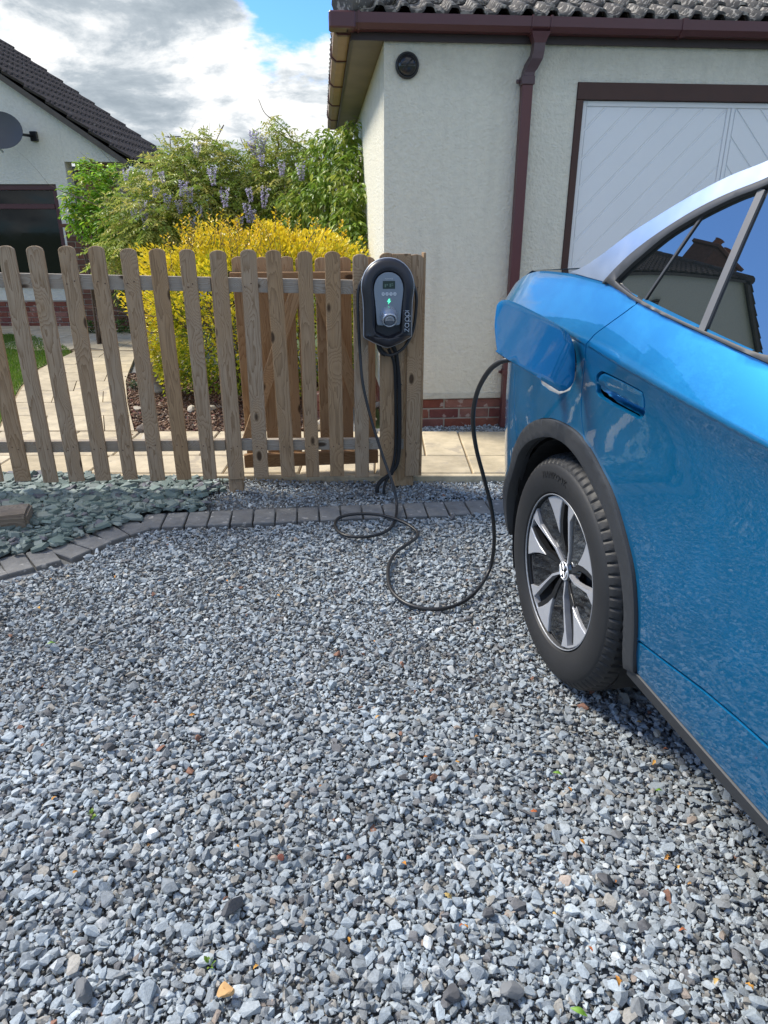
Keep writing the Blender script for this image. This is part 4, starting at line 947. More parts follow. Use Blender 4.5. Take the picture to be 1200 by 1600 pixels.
# garden brick wall with coping
gw = empty('garden_wall', (WX+0.05, 10.25, 0), 0, label='low brown brick garden wall with coping beside the bungalow', category='wall')
MB().box(0, 1.6, 0.012, 0.2, 0, 1.40).build('mortar', M_mortar, gw)
for c_ in range(18):
    x = 0.0-(0.1125 if c_ % 2 else 0)
    while x < 1.5:
        if x >= -0.01: link('brick', bd, None, gw, (x+.002, rnd.uniform(-.002, .002), 0.01+c_*0.076))
        else: link('brick', bd, None, gw, (0.0, .001, 0.01+c_*0.076), scale=(0.47, 1, 1))
        x += 0.225
MB().box(-0.04, 1.64, -0.04, 0.24, 1.402, 1.45, ch=.006).build('coping', M_brickdark, gw)
# satellite dish
dc = at(2, 206, HY-0.42)
dish = empty('satellite_dish', tuple(dc), 0, label='dark grey satellite dish fixed to the white gable wall', category='satellite dish')
Md = Matrix.Rotation(R(72), 4, 'X') @ Matrix.Rotation(R(0), 4, 'Z'); Md = Matrix.Rotation(R(16), 4, 'Z') @ Md
M_dish = simple('grey dish metal', (0.055, 0.062, 0.075), 0.5, var=.1)
pr = [(0.0, 0.0)]+[(0.265*k/8, 0.05*(k/8)**2) for k in range(1, 9)]+[(0.27, 0.052), (0.265, 0.045), (0.15, 0.006), (0, -0.006)]
dl = MB().lathe(pr, 32, Md @ Matrix.Diagonal((1.0, 0.88, 1, 1))); dl.build('reflector', M_dish, dish)
MB().tube([(-0.0, 0.05, 0.0), (0.12, 0.2, 0), (0.235, 0.36, -0.01)], 0.018).box(0.20, 0.29, 0.36, 0.415, -0.07, 0.05, ch=.004).build('bracket', M_black, dish)
MB().tube([(0.0, -0.05, -0.24), (-0.02, -0.28, -0.12)], 0.012).box(-0.045, 0.005, -0.34, -0.24, -0.14, -0.06, ch=.008).build('feed_arm', M_print, dish)
# far bungalow roof with aerial, seen over the wisteria
far = empty('distant_bungalow', (-4.6, 26, 0), 0, label='distant bungalow roof beyond the wisteria carrying the aerial', category='house')
MB().box(-5, 5, 0, 7, 0, 2.4).build('wall', M_render2, far)
MB().prism([(-0.4, 2.3), (7.4, 2.3), (3.5, 3.35)], -5.3, 5.3, lambda a, b, c: (c, a, b)).build('roof', M_roofd, far)
ap = at(265, 214, 26+3.5)
aer = empty('roof_aerial', (ap.x, 29.5, 3.3), 0, label='thin television aerial on a mast above the wisteria', category='aerial')
zt = ap.z-3.3
MB().tube([(0, 0, 0), (0, 0, zt)], 0.022).build('mast', M_black, aer)
ar = MB().tube([(-0.12, 0, zt), (0.42, 0, zt+.02)], 0.016)
for k in range(6): ar.tube([(-0.1+k*0.1, -0.25, zt), (-0.1+k*0.1, 0.25, zt)], 0.008, 5)
ar.build('boom', M_black, aer)
# ================================================================== PLANTS
leaf2 = [(np.array([[0, 0, 0], [0.45, 0.30, 0.07], [0.45, -0.30, 0.07], [1.0, 0, -0.10]]), np.array([[0, 2, 3], [0, 3, 1]])),
         (np.array([[0, 0, 0], [0.38, 0.26, 0.10], [0.5, -0.28, 0.05], [1.0, 0.05, -0.20]]), np.array([[0, 2, 3], [0, 3, 1]]))]
leaf4 = [(np.array([[0, 0, 0], [0.3, 0.26, 0.07], [0.3, -0.26, 0.07], [0.7, 0.22, 0.0], [0.7, -0.22, 0.0], [1.0, 0, -0.16], [0.5, 0, 0]]),
          np.array([[0, 6, 1], [0, 2, 6], [1, 6, 3], [2, 4, 6], [3, 6, 5], [6, 4, 5]]))]
def orient(D, roll=0.6):
    """columns: leaf x axis along D, z roughly up"""
    n = len(D); D = D/np.linalg.norm(D, axis=1, keepdims=True)
    up = np.tile([0, 0, 1.0], (n, 1))+rng.normal(0, roll, (n, 3)); y = np.cross(up, D); y /= np.linalg.norm(y, axis=1, keepdims=True)+1e-9; z = np.cross(D, y)
    return np.stack([D, y, z], -1)
def pick(cols, n, p=None, var=0.12): return np.array(cols)[rng.choice(len(cols), n, p=p)]*rng.normal(1, var, (n, 1)).clip(0.6, 1.5)
def foliage(parent, P, D, size, cols, variants=leaf2, wratio=1.0, roll=0.6, name='foliage', mat=None, kind='stuff'):
    n = len(P); S = np.stack([size, size*wratio, size], -1)
    o_ = scatter(name, P, S, orient(D, roll), cols, variants, mat or M_leaf); o_.parent = parent
    if kind: o_['kind'] = kind
    return o_
def branch(mb, p0, d0, L, r0, depth=0, bend=0.25, seed=None):
    r_ = rnd; p = Vector(p0); dd = Vector(d0).normalized(); pts = [p.copy()]; rad = [r0]; n = max(3, int(L/0.12))
    for i in range(n):
        dd = (dd+Vector((r_.gauss(0, bend), r_.gauss(0, bend), r_.gauss(0, bend)*0.7))*0.5).normalized(); p = p+dd*(L/n); pts.append(p.copy()); rad.append(r0*(1-0.75*(i+1)/n))
        if depth > 0 and r_.random() < 0.5: branch(mb, p, dd+Vector((r_.gauss(0, .6), r_.gauss(0, .6), r_.gauss(0, .5))), L*r_.uniform(.35, .6), rad[-1]*0.7, depth-1, bend)
    mb.tube(pts, rad, 5, cap=False); return pts

# golden shrub
gb = empty('golden_shrub', (-1.15, 6.15, 0.02), 0, label='bushy golden yellow shrub behind the picket fence', category='shrub')
def crown(n, cx, cy, cz, rx, ry, rz, inner=0.62, lump=0.16, lumps=9, seed=3):
    g = np.random.default_rng(seed); d_ = g.normal(0, 1, (n, 3)); d_ /= np.linalg.norm(d_, axis=1, keepdims=True)
    lc = g.normal(0, 1, (lumps*3, 3)); lc /= np.linalg.norm(lc, axis=1, keepdims=True)
    b = np.max(d_ @ lc.T, axis=1); rr = (inner+(1-inner)*g.uniform(0, 1, n)**0.55)*(1-lump+lump*2.2*np.clip((b-0.75)/0.25, 0, 1))
    return d_*rr[:, None]*[rx, ry, rz]+[cx, cy, cz], d_, rr
n = 30000
p, d_, rr = crown(n, 0, 0, 0, 1, 1, 1, 0.66)
pn_ = (np.abs(p)**3.0).sum(1)**(1/3.0)/np.linalg.norm(p, axis=1)*(1-0.10*np.sin(p[:, 0]*5.1+1.0)*np.cos(p[:, 1]*4.0)-0.07*np.sin(p[:, 0]*11+p[:, 2]*7)); p = p/pn_[:, None]*[0.86, 0.62, 0.67]+[0.07, 0, 0.62]
k_ = p[:, 2] > 0.10; p[:, 0] *= np.where(p[:, 2] < 0.5, 0.9+0.2*np.clip(p[:, 2], 0, .5), 1); p, d_, rr = p[k_], d_[k_], rr[k_]
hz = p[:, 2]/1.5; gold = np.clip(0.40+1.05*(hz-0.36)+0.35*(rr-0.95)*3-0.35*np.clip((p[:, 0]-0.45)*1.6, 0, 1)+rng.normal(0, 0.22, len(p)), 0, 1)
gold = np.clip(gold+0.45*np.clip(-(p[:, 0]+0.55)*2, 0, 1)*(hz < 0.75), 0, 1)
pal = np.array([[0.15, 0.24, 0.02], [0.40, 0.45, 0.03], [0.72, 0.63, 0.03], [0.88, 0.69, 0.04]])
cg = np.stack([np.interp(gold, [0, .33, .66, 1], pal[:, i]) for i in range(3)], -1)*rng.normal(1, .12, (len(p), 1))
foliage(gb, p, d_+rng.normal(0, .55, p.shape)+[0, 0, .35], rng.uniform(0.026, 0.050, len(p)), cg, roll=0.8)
# upright shoots with orange tips
sp_, sd_, sc2 = [], [], []; stems = MB()
for k in range(130):
    a = rng.uniform(0, 2*pi); q = sqrt(rng.uniform(0, 1))*0.93; x0, y0 = 0.07+cos(a)*0.86*q, sin(a)*0.60*q
    z0 = 0.61+0.63*max(0.1, 1-q**4)**0.4; Ls = rng.uniform(0.07, 0.30)
    pts = [Vector((x0, y0, z0)), Vector((x0+rng.normal(0, .03), y0+rng.normal(0, .03), z0+Ls*0.5)), Vector((x0+rng.normal(0, .05), y0+rng.normal(0, .05), z0+Ls))]
    stems.tube(pts, [0.003, 0.0025, 0.0015], 4, cap=False)
    for j in range(int(Ls/0.014)):
        t = j*0.014/Ls; c = pts[0].lerp(pts[2], t); aa = j*2.4; sp_.append(c); sd_.append((cos(aa), sin(aa), 0.9)); sc2.append((0.86, 0.56+0.12*(1-t), 0.03) if rng.uniform() < 0.7 else (0.5, 0.45, 0.03))
foliage(gb, np.array([tuple(v) for v in sp_]), np.array(sd_), rng.uniform(.026, .042, len(sp_)), np.array(sc2)*rng.normal(1, .1, (len(sc2), 1)), roll=0.5, name='shoots')
for k in range(16):
    a = rnd.uniform(0, 2*pi); branch(stems, (cos(a)*0.07, sin(a)*0.07, -0.02), (cos(a)*0.6, sin(a)*0.45, 1), rnd.uniform(0.9, 1.3), 0.014, 1, 0.15)
stems.build('stems', M_bark, gb, fix=False)

# wisteria
wi = empty('wisteria', (-1.9, 8.3, 0), 0, label='sprawling wisteria with hanging lilac flowers above the golden shrub', category='shrub')
WO = Vector((-1.9, 8.3, 0))
blobs = [(215, 335, 40, 8.0), (245, 290, 34, 8.2), (285, 262, 34, 8.3), (330, 262, 40, 8.4), (300, 310, 50, 8.0), (250, 350, 45, 7.8), (350, 320, 45, 8.2), (385, 280, 40, 8.4), (430, 268, 36, 8.5),
         (205, 385, 32, 7.8), (180, 400, 28, 7.9), (270, 395, 50, 8.2), (400, 335, 48, 8.4), (455, 300, 44, 8.2), (470, 250, 30, 8.3), (315, 228, 20, 8.5), (405, 245, 18, 8.6), (345, 375, 46, 8.0), (225, 265, 16, 8.5), (265, 245, 15, 8.6)]
LP, LD, LC, LS = [], [], [], []; wst = MB()
def pinnate(c, dirv, Lr, col, leafL, n=11):
    dirv = dirv/np.linalg.norm(dirv); side = np.cross(dirv, [0, 0, 1.0]); side /= np.linalg.norm(side)+1e-9
    for j in range(n):
        t = (j+1)/n; pos = c+dirv*Lr*t+np.array([0, 0, -0.10*t*t]); s = 1 if j % 2 else -1
        dd = dirv*0.45+side*s*0.8+np.array([0, 0, -0.45]) if j < n-1 else dirv
        LP.append(pos); LD.append(dd+rng.normal(0, .12, 3)); LC.append(col*rng.normal(1, .08)); LS.append(leafL*rng.uniform(.8, 1.15))
wcol = [np.array(c)*2.0*np.array([1.0, 1.0, 0.8]) for c in ((0.17, 0.20, 0.05), (0.22, 0.235, 0.07), (0.13, 0.18, 0.04), (0.28, 0.26, 0.09), (0.19, 0.24, 0.055))]
for (bx, by, br, Y) in blobs:
    c = at(bx, by, Y); r = br*c.y*1.0/1080*1.02; m_ = int(150*(br/40)**2)+30
    for k in range(m_):
        d1 = rng.normal(0, 1, 3); d1 /= np.linalg.norm(d1); q = rng.uniform(0.35, 1.0)
        pp = np.array(c)+d1*r*q*np.array([1, 0.9, 0.9]); pinnate(pp, d1*np.array([1, 1, .4])+np.array([0, -.1, 0.1]), rng.uniform(.13, .24), wcol[rng.integers(5)]*rng.normal(1, .1), rng.uniform(.042, .062))
    branch(wst, (c.x, c.y+0.1, c.z-r), (rnd.gauss(0, .5), rnd.gauss(0, .3), 0.9), r*2.0, 0.010, 1, .4)
# arching shoots reaching into the sky
arch = [((560, 290, 8.3), (515, 262, 8.2), (490, 240, 8.2), (460, 222, 8.2), (432, 205, 8.2), (420, 190, 8.2)), ((430, 250, 8.3), (435, 225, 8.3), (428, 200, 8.3)), ((330, 240, 8.5), (340, 215, 8.5), (350, 195, 8.5), (343, 205, 8.5)),
        ((380, 290, 8.4), (370, 262, 8.4), (350, 245, 8.4), (318, 240, 8.4)), ((455, 215, 8.2), (440, 196, 8.2), (415, 178, 8.2), (404, 155, 8.2)), ((400, 260, 8.6), (380, 225, 8.6), (376, 215, 8.6))]
for ai, a in enumerate(arch):
    pts = smooth_path([at(*q) for q in a], 6); wst.tube(pts, list(np.linspace(.012 if ai < 2 else .006, 0.003, len(pts))), 5, cap=False)
    if ai < 2:
        for v in pts[5:]:
            for _ in range(3 if ai == 0 else 2): pinnate(np.array(v)+rng.normal(0, .06, 3), rng.normal(0, 1, 3)*np.array([1, 1, .3])+np.array([0, 0, .1]), rng.uniform(.12, .2), wcol[rng.integers(5)]*1.05, 0.042)
for k in range(4): branch(wst, (-2.2+k*0.5, 8.35, 0), (rnd.gauss(0, .25), 0, 1), 1.7, 0.045-0.006*k, 2, .18)
P = np.array(LP)-np.array(WO)
foliage(wi, P, np.array(LD), np.array(LS), np.array(LC), wratio=0.72, roll=.35)
wo = wst.build('branches', M_bark, None, fix=False); wo.data.transform(Matrix.Translation(-WO)); wo.parent = wi
# racemes
fm = []
pet = [(np.array([[0, 0, 0], [0.5, 0.45, 0.15], [0.5, -0.45, 0.15], [1.0, 0, 0.05]]), np.array([[0, 2, 3], [0, 3, 1]]))]
for v_ in range(4):
    n = 150; t = rng.uniform(0, 1, n); a = rng.uniform(0, 2*pi, n); rr = 0.045*(1-t*0.75)*rng.uniform(.5, 1, n)
    P = np.stack([np.cos(a)*rr, np.sin(a)*rr, -t*0.22], -1); D = np.stack([np.cos(a), np.sin(a), -0.3+rng.normal(0, .3, n)], -1)
    cc = pick([(0.50, 0.46, 0.66), (0.60, 0.56, 0.72), (0.42, 0.36, 0.60), (0.68, 0.66, 0.74)], n); s = rng.uniform(.016, .026, n)
    o_ = scatter('flower_raceme', P, np.stack([s, s, s], -1), orient(D), cc, pet, M_petal); fm.append(o_.data); bpy.data.objects.remove(o_)
fl = [(287, 290), (222, 320), (307, 232), (225, 338), (278, 320), (300, 345), (385, 325), (388, 300), (400, 240), (402, 215), (412, 222), (395, 210), (408, 250), (196, 270), (330, 270), (262, 310), (440, 262), (350, 300), (245, 300), (375, 345), (310, 330), (208, 335), (232, 272), (296, 300), (395, 335), (468, 262), (392, 228), (250, 275), (415, 300)]
for i, (x, y) in enumerate(fl):
    c = at(x, y-8, 7.62 if y > 240 else 8.1)-WO; sc3 = rnd.uniform(.60, 1.0); link('flower_raceme', fm[i % 4], None, wi, tuple(c), (rnd.gauss(0, .15), rnd.gauss(0, .15), rnd.uniform(0, 6)), (sc3, sc3, sc3*rnd.uniform(.6, 1.0)))

# bright green climber on the left (against the garden wall)
def leafy(name, label, cat_, spots, base, leafsize, cols, per, variants=leaf2, droop=-0.3, clump=6, wr=1.0, stems_n=6):
    e = empty(name, base, 0, label=label, category=cat_); B = Vector(base); PP, DD, CC, SS = [], [], [], []; mb = MB()
    for (x, y, r_px, Y) in spots:
        c = at(x, y, Y); r = r_px*Y/1080
        for k in range(int(per*(r_px/30)**2)+4):
            d1 = rng.normal(0, 1, 3); d1 /= np.linalg.norm(d1); q = rng.uniform(.3, 1)**.6; pc = np.array(c-B)+d1*r*q; col = np.array(cols[rng.integers(len(cols))])*rng.normal(1, .08)
            for j in range(clump):
                a = 2*pi*j/clump+rng.uniform(-.4, .4); dd = np.array([cos(a), sin(a), droop])+d1*0.5
                PP.append(pc+rng.normal(0, leafsize*.35, 3)); DD.append(dd); CC.append(col*rng.normal(1, .08)); SS.append(leafsize*rng.uniform(.7, 1.2))
        cl = c-B; mid_ = Vector((cl.x*0.5+rnd.gauss(0, .05), cl.y*0.6, cl.z*0.6)); mb.tube(smooth_path([(rnd.gauss(0, .04), rnd.gauss(0, .04), 0), mid_, cl], 5), list(np.linspace(.016, .004, 11)), 5, cap=False)
    mb.build('stems', M_bark, e, fix=False)
    foliage(e, np.array(PP), np.array(DD), np.array(SS), np.array(CC), variants, wr, .35)
    return e
leafy('green_shrub', 'bright green leafy climber at the brick garden wall left of the wisteria', 'shrub',
      [(145, 285, 30, 8.9), (118, 310, 20, 8.9), (165, 310, 26, 8.8), (128, 345, 24, 8.9), (150, 345, 28, 8.8), (140, 265, 16, 9.0), (112, 330, 14, 8.9), (175, 355, 26, 8.7), (190, 375, 28, 8.7), (165, 385, 22, 8.8), (210, 400, 26, 8.6), (195, 430, 22, 8.6), (180, 275, 16, 8.9)],
      (-3.55, 8.9, 0), 0.070, [(0.27, 0.50, 0.04), (0.34, 0.56, 0.05), (0.20, 0.40, 0.035), (0.46, 0.52, 0.06)], 70, leaf4, -0.35, 6, 0.8)
leafy('dark_shrub', 'deep green bush filling in beneath the wisteria behind the fence', 'shrub',
      [(215, 420, 36, 9.0), (255, 430, 40, 9.0), (210, 460, 34, 9.1), (300, 400, 45, 9.0), (360, 380, 50, 9.1), (430, 370, 50, 9.0), (250, 380, 40, 9.1), (490, 350, 50, 8.9)],
      (-2.6, 9.3, 0), 0.065, [(0.08, 0.14, 0.03), (0.10, 0.18, 0.035), (0.15, 0.22, 0.04)], 55, leaf2, -0.2, 6, 0.9)
leafy('wall_climber', 'tall mid green climber growing up the side wall of the garage', 'climber',
      [(535, 225, 26, 7.6), (550, 260, 26, 7.4), (515, 250, 28, 7.7), (490, 280, 30, 7.8), (530, 290, 34, 7.3), (555, 310, 24, 7.0), (505, 320, 36, 7.4), (545, 345, 30, 7.0), (470, 330, 34, 7.7), (520, 365, 30, 7.1), (548, 205, 14, 7.6), (505, 222, 16, 7.8), (560, 370, 18, 6.8)],
      (-0.52, 7.4, 0), 0.085, [(0.24, 0.36, 0.05), (0.30, 0.43, 0.06), (0.18, 0.29, 0.04), (0.38, 0.44, 0.08)], 60, leaf4, -0.75, 5, 0.62)
# low plants at the foot of the garden wall
for (x, y, r_, lab) in ((150, 518, 17, 'low green plant at the foot of the brick garden wall, left one'), (192, 522, 20, 'low green plant at the foot of the brick garden wall, right one')):
    c = at(x, y, 9.9); leafy('low_plant', lab, 'plant', [(x, y-6, r_, 9.9), (x-8, y, r_-4, 9.9), (x+8, y, r_-4, 9.9)], (c.x, 9.95, 0.0), 0.05, [(0.09, 0.15, 0.03), (0.13, 0.21, 0.05)], 50, leaf2, 0.3)
# hedge beyond
leafy('hedge', 'dark green hedge in the far background behind the wisteria', 'hedge', [(x, 345+(x % 7)*3, 48, 13.5) for x in range(190, 560, 36)]+[(x, 400, 50, 13.6) for x in range(190, 560, 40)],
      (-2.8, 13.6, 0), 0.09, [(0.05, 0.09, 0.02), (0.08, 0.12, 0.03)], 60, leaf2, 0, 5)

# ================================================================== SMALL THINGS IN THE GARDEN
def boulder(name, label, loc, size, mat, seed, group=None, cat='rock', flat=0.7, rough=0.12):
    r_ = random.Random(seed); bm = bmesh.new(); bmesh.ops.create_icosphere(bm, subdivisions=3, radius=0.5)
    cs = [Vector((r_.gauss(0, 1), r_.gauss(0, 1), r_.gauss(0, 1))).normalized() for _ in range(15)]; hs_ = [r_.uniform(.27, .40) for _ in cs]
    for v in bm.verts:
        for c, h in zip(cs, hs_):
            dd = v.co.dot(c)
            if dd > h: v.co -= c*(dd-h)*0.97
        v.co = Vector((v.co.x*size[0], v.co.y*size[1], v.co.z*size[2]))
    me = bpy.data.meshes.new(name); bm.to_mesh(me); bm.free(); me.materials.append(mat); me.polygons.foreach_set('use_smooth', [False]*len(me.polygons))
    o_ = link(name, me, None, None, loc, (0, 0, r_.uniform(0, 6))); return tag(o_, label, cat, group)
M_rockp = simple('pale sandy rock', (0.46, 0.41, 0.33), 0.85, var=.3, vscale=16, bump=.004, bscale=60); M_rockd = simple('dark brown rock', (0.11, 0.09, 0.075), 0.85, var=.4, vscale=16, bump=.004, bscale=60)
def gnd_at(x, y, z=0.03): return tuple(on_ground(x, y, z))
for i, (x, y, s, mat_, lab) in enumerate([(222, 672, .10, M_rockd, 'round dark brown rock at the corner of the bark bed'), (233, 686, .09, M_rockp, 'pale flat rock in front of the dark one at the corner of the bark bed'), (216, 640, .07, M_rockp, 'small pale rock near the left edge of the bark bed'),
        (300, 640, .08, M_rockp, 'pale rock under the middle of the golden shrub'), (330, 638, .07, M_rockp, 'pale rock by the gate under the shrub'), (461, 668, .11, M_rockp, 'squared pale rock seen through the gate'), (500, 668, .12, M_rockp, 'tall pale rock beside the red bricks'),
        (578, 655, .11, M_rockp, 'grey rock at the garage corner by the gate'), (590, 635, .09, M_rock, 'dark grey rock above the pale one at the garage corner'), (584, 676, .07, M_rock, 'low grey rock at the right end of the bark bed edge'), (560, 668, .08, M_rock, 'speckled rock between gate brace and charger post'), (448, 640, .08, M_rock, 'grey rock behind the middle gate picket')]):
    g_ = on_ground(x, y+s*50, .03); boulder('rock', lab, (g_.x, g_.y, .03+s*.32), (s*1.2, s, s*.9), mat_, 50+i)
bs = on_ground(497, 660, .03)
for k in range(3):
    o_ = link('loose_brick', bme, None, None, (bs.x-0.10, bs.y+0.12, 0.022+k*0.067), (0, 0, 0.12*(k-1))); tag(o_, ['lowest red brick of the small stack behind the gate', 'middle red brick of the small stack behind the gate', 'top red brick of the small stack behind the gate'][k], 'brick')
# urn
pg = on_ground(246, 612, .03); pot = empty('garden_urn', tuple(pg), 0, label='small grey stone urn half hidden at the left foot of the golden shrub', category='pot')
MB().lathe([(0, 0), (.10, 0), (.105, .03), (.06, .05), (.055, .09), (.09, .12), (.13, .19), (.145, .26), (.16, .27), (.16, .29), (.135, .29), (.12, .24), (0, .23)], 28).build('bowl', M_rock, pot)
gg = on_ground(215, 608, .03)
leafy('low_plant', 'small grey green plant beside the stone urn', 'plant', [(212, 606, 11, gg.y), (218, 602, 9, gg.y)], (gg.x, gg.y, .02), .03, [(0.12, 0.16, 0.10), (0.09, 0.14, 0.06)], 120, leaf2, .3)
# timber sleeper end
tp = on_ground(56, 822, .04)
tim = empty('timber_sleeper', (tp.x-0.02, tp.y+0.01, 0.0), R(197), label='weathered grey timber sleeper end lying on the slate', category='timber')
bm = bmesh.new(); bmesh.ops.create_cube(bm, size=1)
for v in bm.verts: v.co = Vector((0.45+v.co.x*0.9, v.co.y*0.17, 0.075+v.co.z*0.11))
bmesh.ops.subdivide_edges(bm, edges=bm.edges[:], cuts=5, use_grid_fill=True); bmesh.ops.bevel(bm, geom=[e for e in bm.edges if len(e.link_faces) == 2 and e.calc_face_angle(0) > 1], offset=.012, segments=2, affect='EDGES')
for v in bm.verts: v.co += Vector((0, rnd.gauss(0, .0015), rnd.gauss(0, .0015)))
MB().bm(bm, 0).build('beam', M_timber, tim)
# stump of dark bark on the slate
b0 = on_ground(14, 793, .03); boulder('bark_piece', 'dark red brown piece of bark on the slate above the timber', (b0.x, b0.y, .055), (.16, .07, .05), simple('dark red bark', (.07, .025, .02), .8, var=.4, bump=.004), 5, cat='bark')

# ---------------- single stones and leaves on the drive
M_white = simple('white quartz', (0.80, 0.80, 0.78), 0.6, var=.06, bump=.002); M_dstone = simple('dark grey stone', (0.085, 0.085, 0.09), .85, var=.3, vscale=30, bump=.002, bscale=90)
M_mstone = simple('mid grey stone', (0.16, 0.165, 0.17), .85, var=.3, vscale=30, bump=.002, bscale=90); M_ostone = simple('ochre stone', (0.55, 0.33, 0.14), .8, var=.45, vscale=26, bump=.002); M_rstone = simple('dull red stone', (0.20, 0.065, 0.045), .8, var=.3, bump=.002)
for i, (x, y, sx, sy, sz, mt, lab) in enumerate([
        (238, 1311, .038, .032, .028, M_white, 'bright white pebble on the grey gravel'), (362, 1422, .036, .066, .034, M_dstone, 'large angular dark stone pointing towards the camera'), (352, 1552, .040, .034, .026, M_ostone, 'ochre and cream stone near the bottom edge of the drive'),
        (763, 1425, .034, .030, .024, M_dstone, 'round dark grey pebble low in the middle of the drive'), (172, 1172, .036, .034, .026, M_dstone, 'dark angular stone on the left of the drive'), (193, 1182, .034, .03, .02, M_mstone, 'mid grey slab like stone beside the dark angular stone'),
        (130, 1555, .062, .040, .030, M_mstone, 'wide mid grey stone at the bottom left of the drive'), (800, 1545, .042, .052, .030, M_mstone, 'large mid grey stone at the bottom right of the drive'), (965, 1303, .040, .030, .022, M_mstone, 'brownish grey oval stone on the right of the drive'),
        (945, 1372, .042, .036, .026, M_dstone, 'dark blocky stone right of centre on the drive'), (1025, 1148, .034, .024, .02, M_rockp, 'pale sandy stone near the car sill'), (438, 1338, .024, .017, .016, M_rstone, 'small dull red stone left of centre'),
        (210, 1252, .030, .038, .02, M_rock, 'pinkish pale stone left of the white pebble'), (578, 1280, .038, .03, .022, M_mstone, 'grey flat stone in the middle of the drive'), (705, 1550, .036, .04, .026, M_dstone, 'charcoal stone low in the middle of the drive'),
        (640, 893, .04, .03, .02, M_dstone, 'dark flat stone inside the big cable loop'), (1000, 1150, .02, .02, .016, M_white, 'tiny whitish pebble near the wheel'), (322, 968, .022, .02, .014, M_white, 'small whitish chip on the left middle of the drive'), (668, 1285, .03, .028, .02, M_mstone, 'grey wedge stone in the middle distance')]):
    g_ = on_ground(x, y, .018); o_ = boulder('stone', lab, (g_.x, g_.y, float(undul(g_.x, g_.y))+.016+sz*.25), (sx, sy, sz), mt, 200+i, cat='stone')
    if i == 1: o_.rotation_euler = (0, 0, -0.5)
# fallen bud scales and leaves
def scrap(seed, green=False):
    r_ = random.Random(seed); n = 7; vs = []; mb = MB(); Lh = 1.0
    for i in range(n+1):
        t = i/n; wv = sin(pi*t)**0.8*0.22*(1+r_.uniform(-.3, .3)) if not green else sin(pi*t)*0.2; zc = 0.18*sin(pi*t*1.1+r_.uniform(-.3, .3))+r_.uniform(-.05, .05)*(not green); yo = r_.uniform(-.07, .07)*(not green)
        vs += [(t-.5, yo-wv, zc+.10*wv/.2), (t-.5, yo, zc), (t-.5, yo+wv, zc+.12*wv/.2)]
    mb.add(vs, [(i*3+k, i*3+k+1, i*3+k+4, i*3+k+3) for i in range(n) for k in range(2)], 0, True); return mb
M_scrap = perobj('dry orange leaf', [(0.55, 0.24, 0.05), (0.62, 0.36, 0.09), (0.45, 0.13, 0.05), (0.58, 0.42, 0.16), (0.40, 0.20, 0.08)], bump=.001); M_gleaf = simple('fresh green leaf', (0.15, 0.29, 0.03), .5)
sm = [mesh_only(scrap(i), 'leaf', M_scrap) for i in range(6)]; gmsh = mesh_only(scrap(40, True), 'leaf', M_gleaf)
fixed = [(250, 905), (262, 840), (355, 905), (435, 928), (160, 1190), (66, 1165), (300, 1115), (205, 1190), (232, 1323), (1079, 1376), (962, 1372), (728, 1443), (722, 1442), (998, 1128), (745, 1146), (1022, 1190), (835, 1263), (1042, 1334), (867, 1424), (1120, 1530), (923, 1480), (632, 1345), (545, 1463), (715, 1187), (890, 1228), (1040, 1170), (910, 1310), (372, 1320), (118, 1365), (85, 1250), (400, 1510), (350, 1548), (500, 1225), (585, 1000), (700, 1395), (1062, 1350), (80, 905), (105, 900), (180, 898), (62, 950), (590, 1120), (1172, 1538), (965, 1530), (1068, 1450), (665, 1180)]
for i, (x, y) in enumerate(fixed):
    g_ = on_ground(x, y, .03); s = rnd.uniform(.010, .020)
    o_ = link('fallen_leaf', sm[i % 6], None, None, (g_.x, g_.y, .026+float(undul(g_.x, g_.y))), (rnd.uniform(-.5, .5), rnd.uniform(-.3, .3), rnd.uniform(0, 6)), (s, s, s)); tag(o_, 'small curled orange brown dry leaf scrap lying on the grey gravel', 'leaf', 'dry leaf scraps scattered over the gravel')
for i, (x, y, s, lab) in enumerate([(80, 1005, .035, 'fresh green leaf on the gravel at the left edge'), (872, 1203, .032, 'fresh green leaf on the gravel right of centre'), (1030, 1232, .024, 'thin green leaf near the car sill'), (905, 1578, .04, 'dark green leaf at the bottom edge of the drive')]):
    g_ = on_ground(x, y, .03); o_ = link('green_leaf', gmsh, None, None, (g_.x, g_.y, .026+float(undul(g_.x, g_.y))), (.2, .1, rnd.uniform(-.6, .6)), (s*.85, s*.7, s*.7)); tag(o_, lab, 'leaf')
for (x, y, lab) in ((143, 1275, 'tiny green weed sprouting through the gravel on the left'), (328, 1508, 'tiny green weed sprouting through the gravel near the ochre stone')):
    g_ = on_ground(x, y, .02); e = empty('weed', (g_.x, g_.y, .016), 0, label=lab, category='weed')
    a = rng.uniform(0, 2*pi, 9); foliage(e, np.stack([np.cos(a)*.003, np.sin(a)*.003, rng.uniform(0, .012, 9)], -1), np.stack([np.cos(a), np.sin(a), np.full(9, .7)], -1), rng.uniform(.008, .016, 9), pick([(0.16, .30, .04), (.25, .36, .05)], 9), leaf4, kind=None)
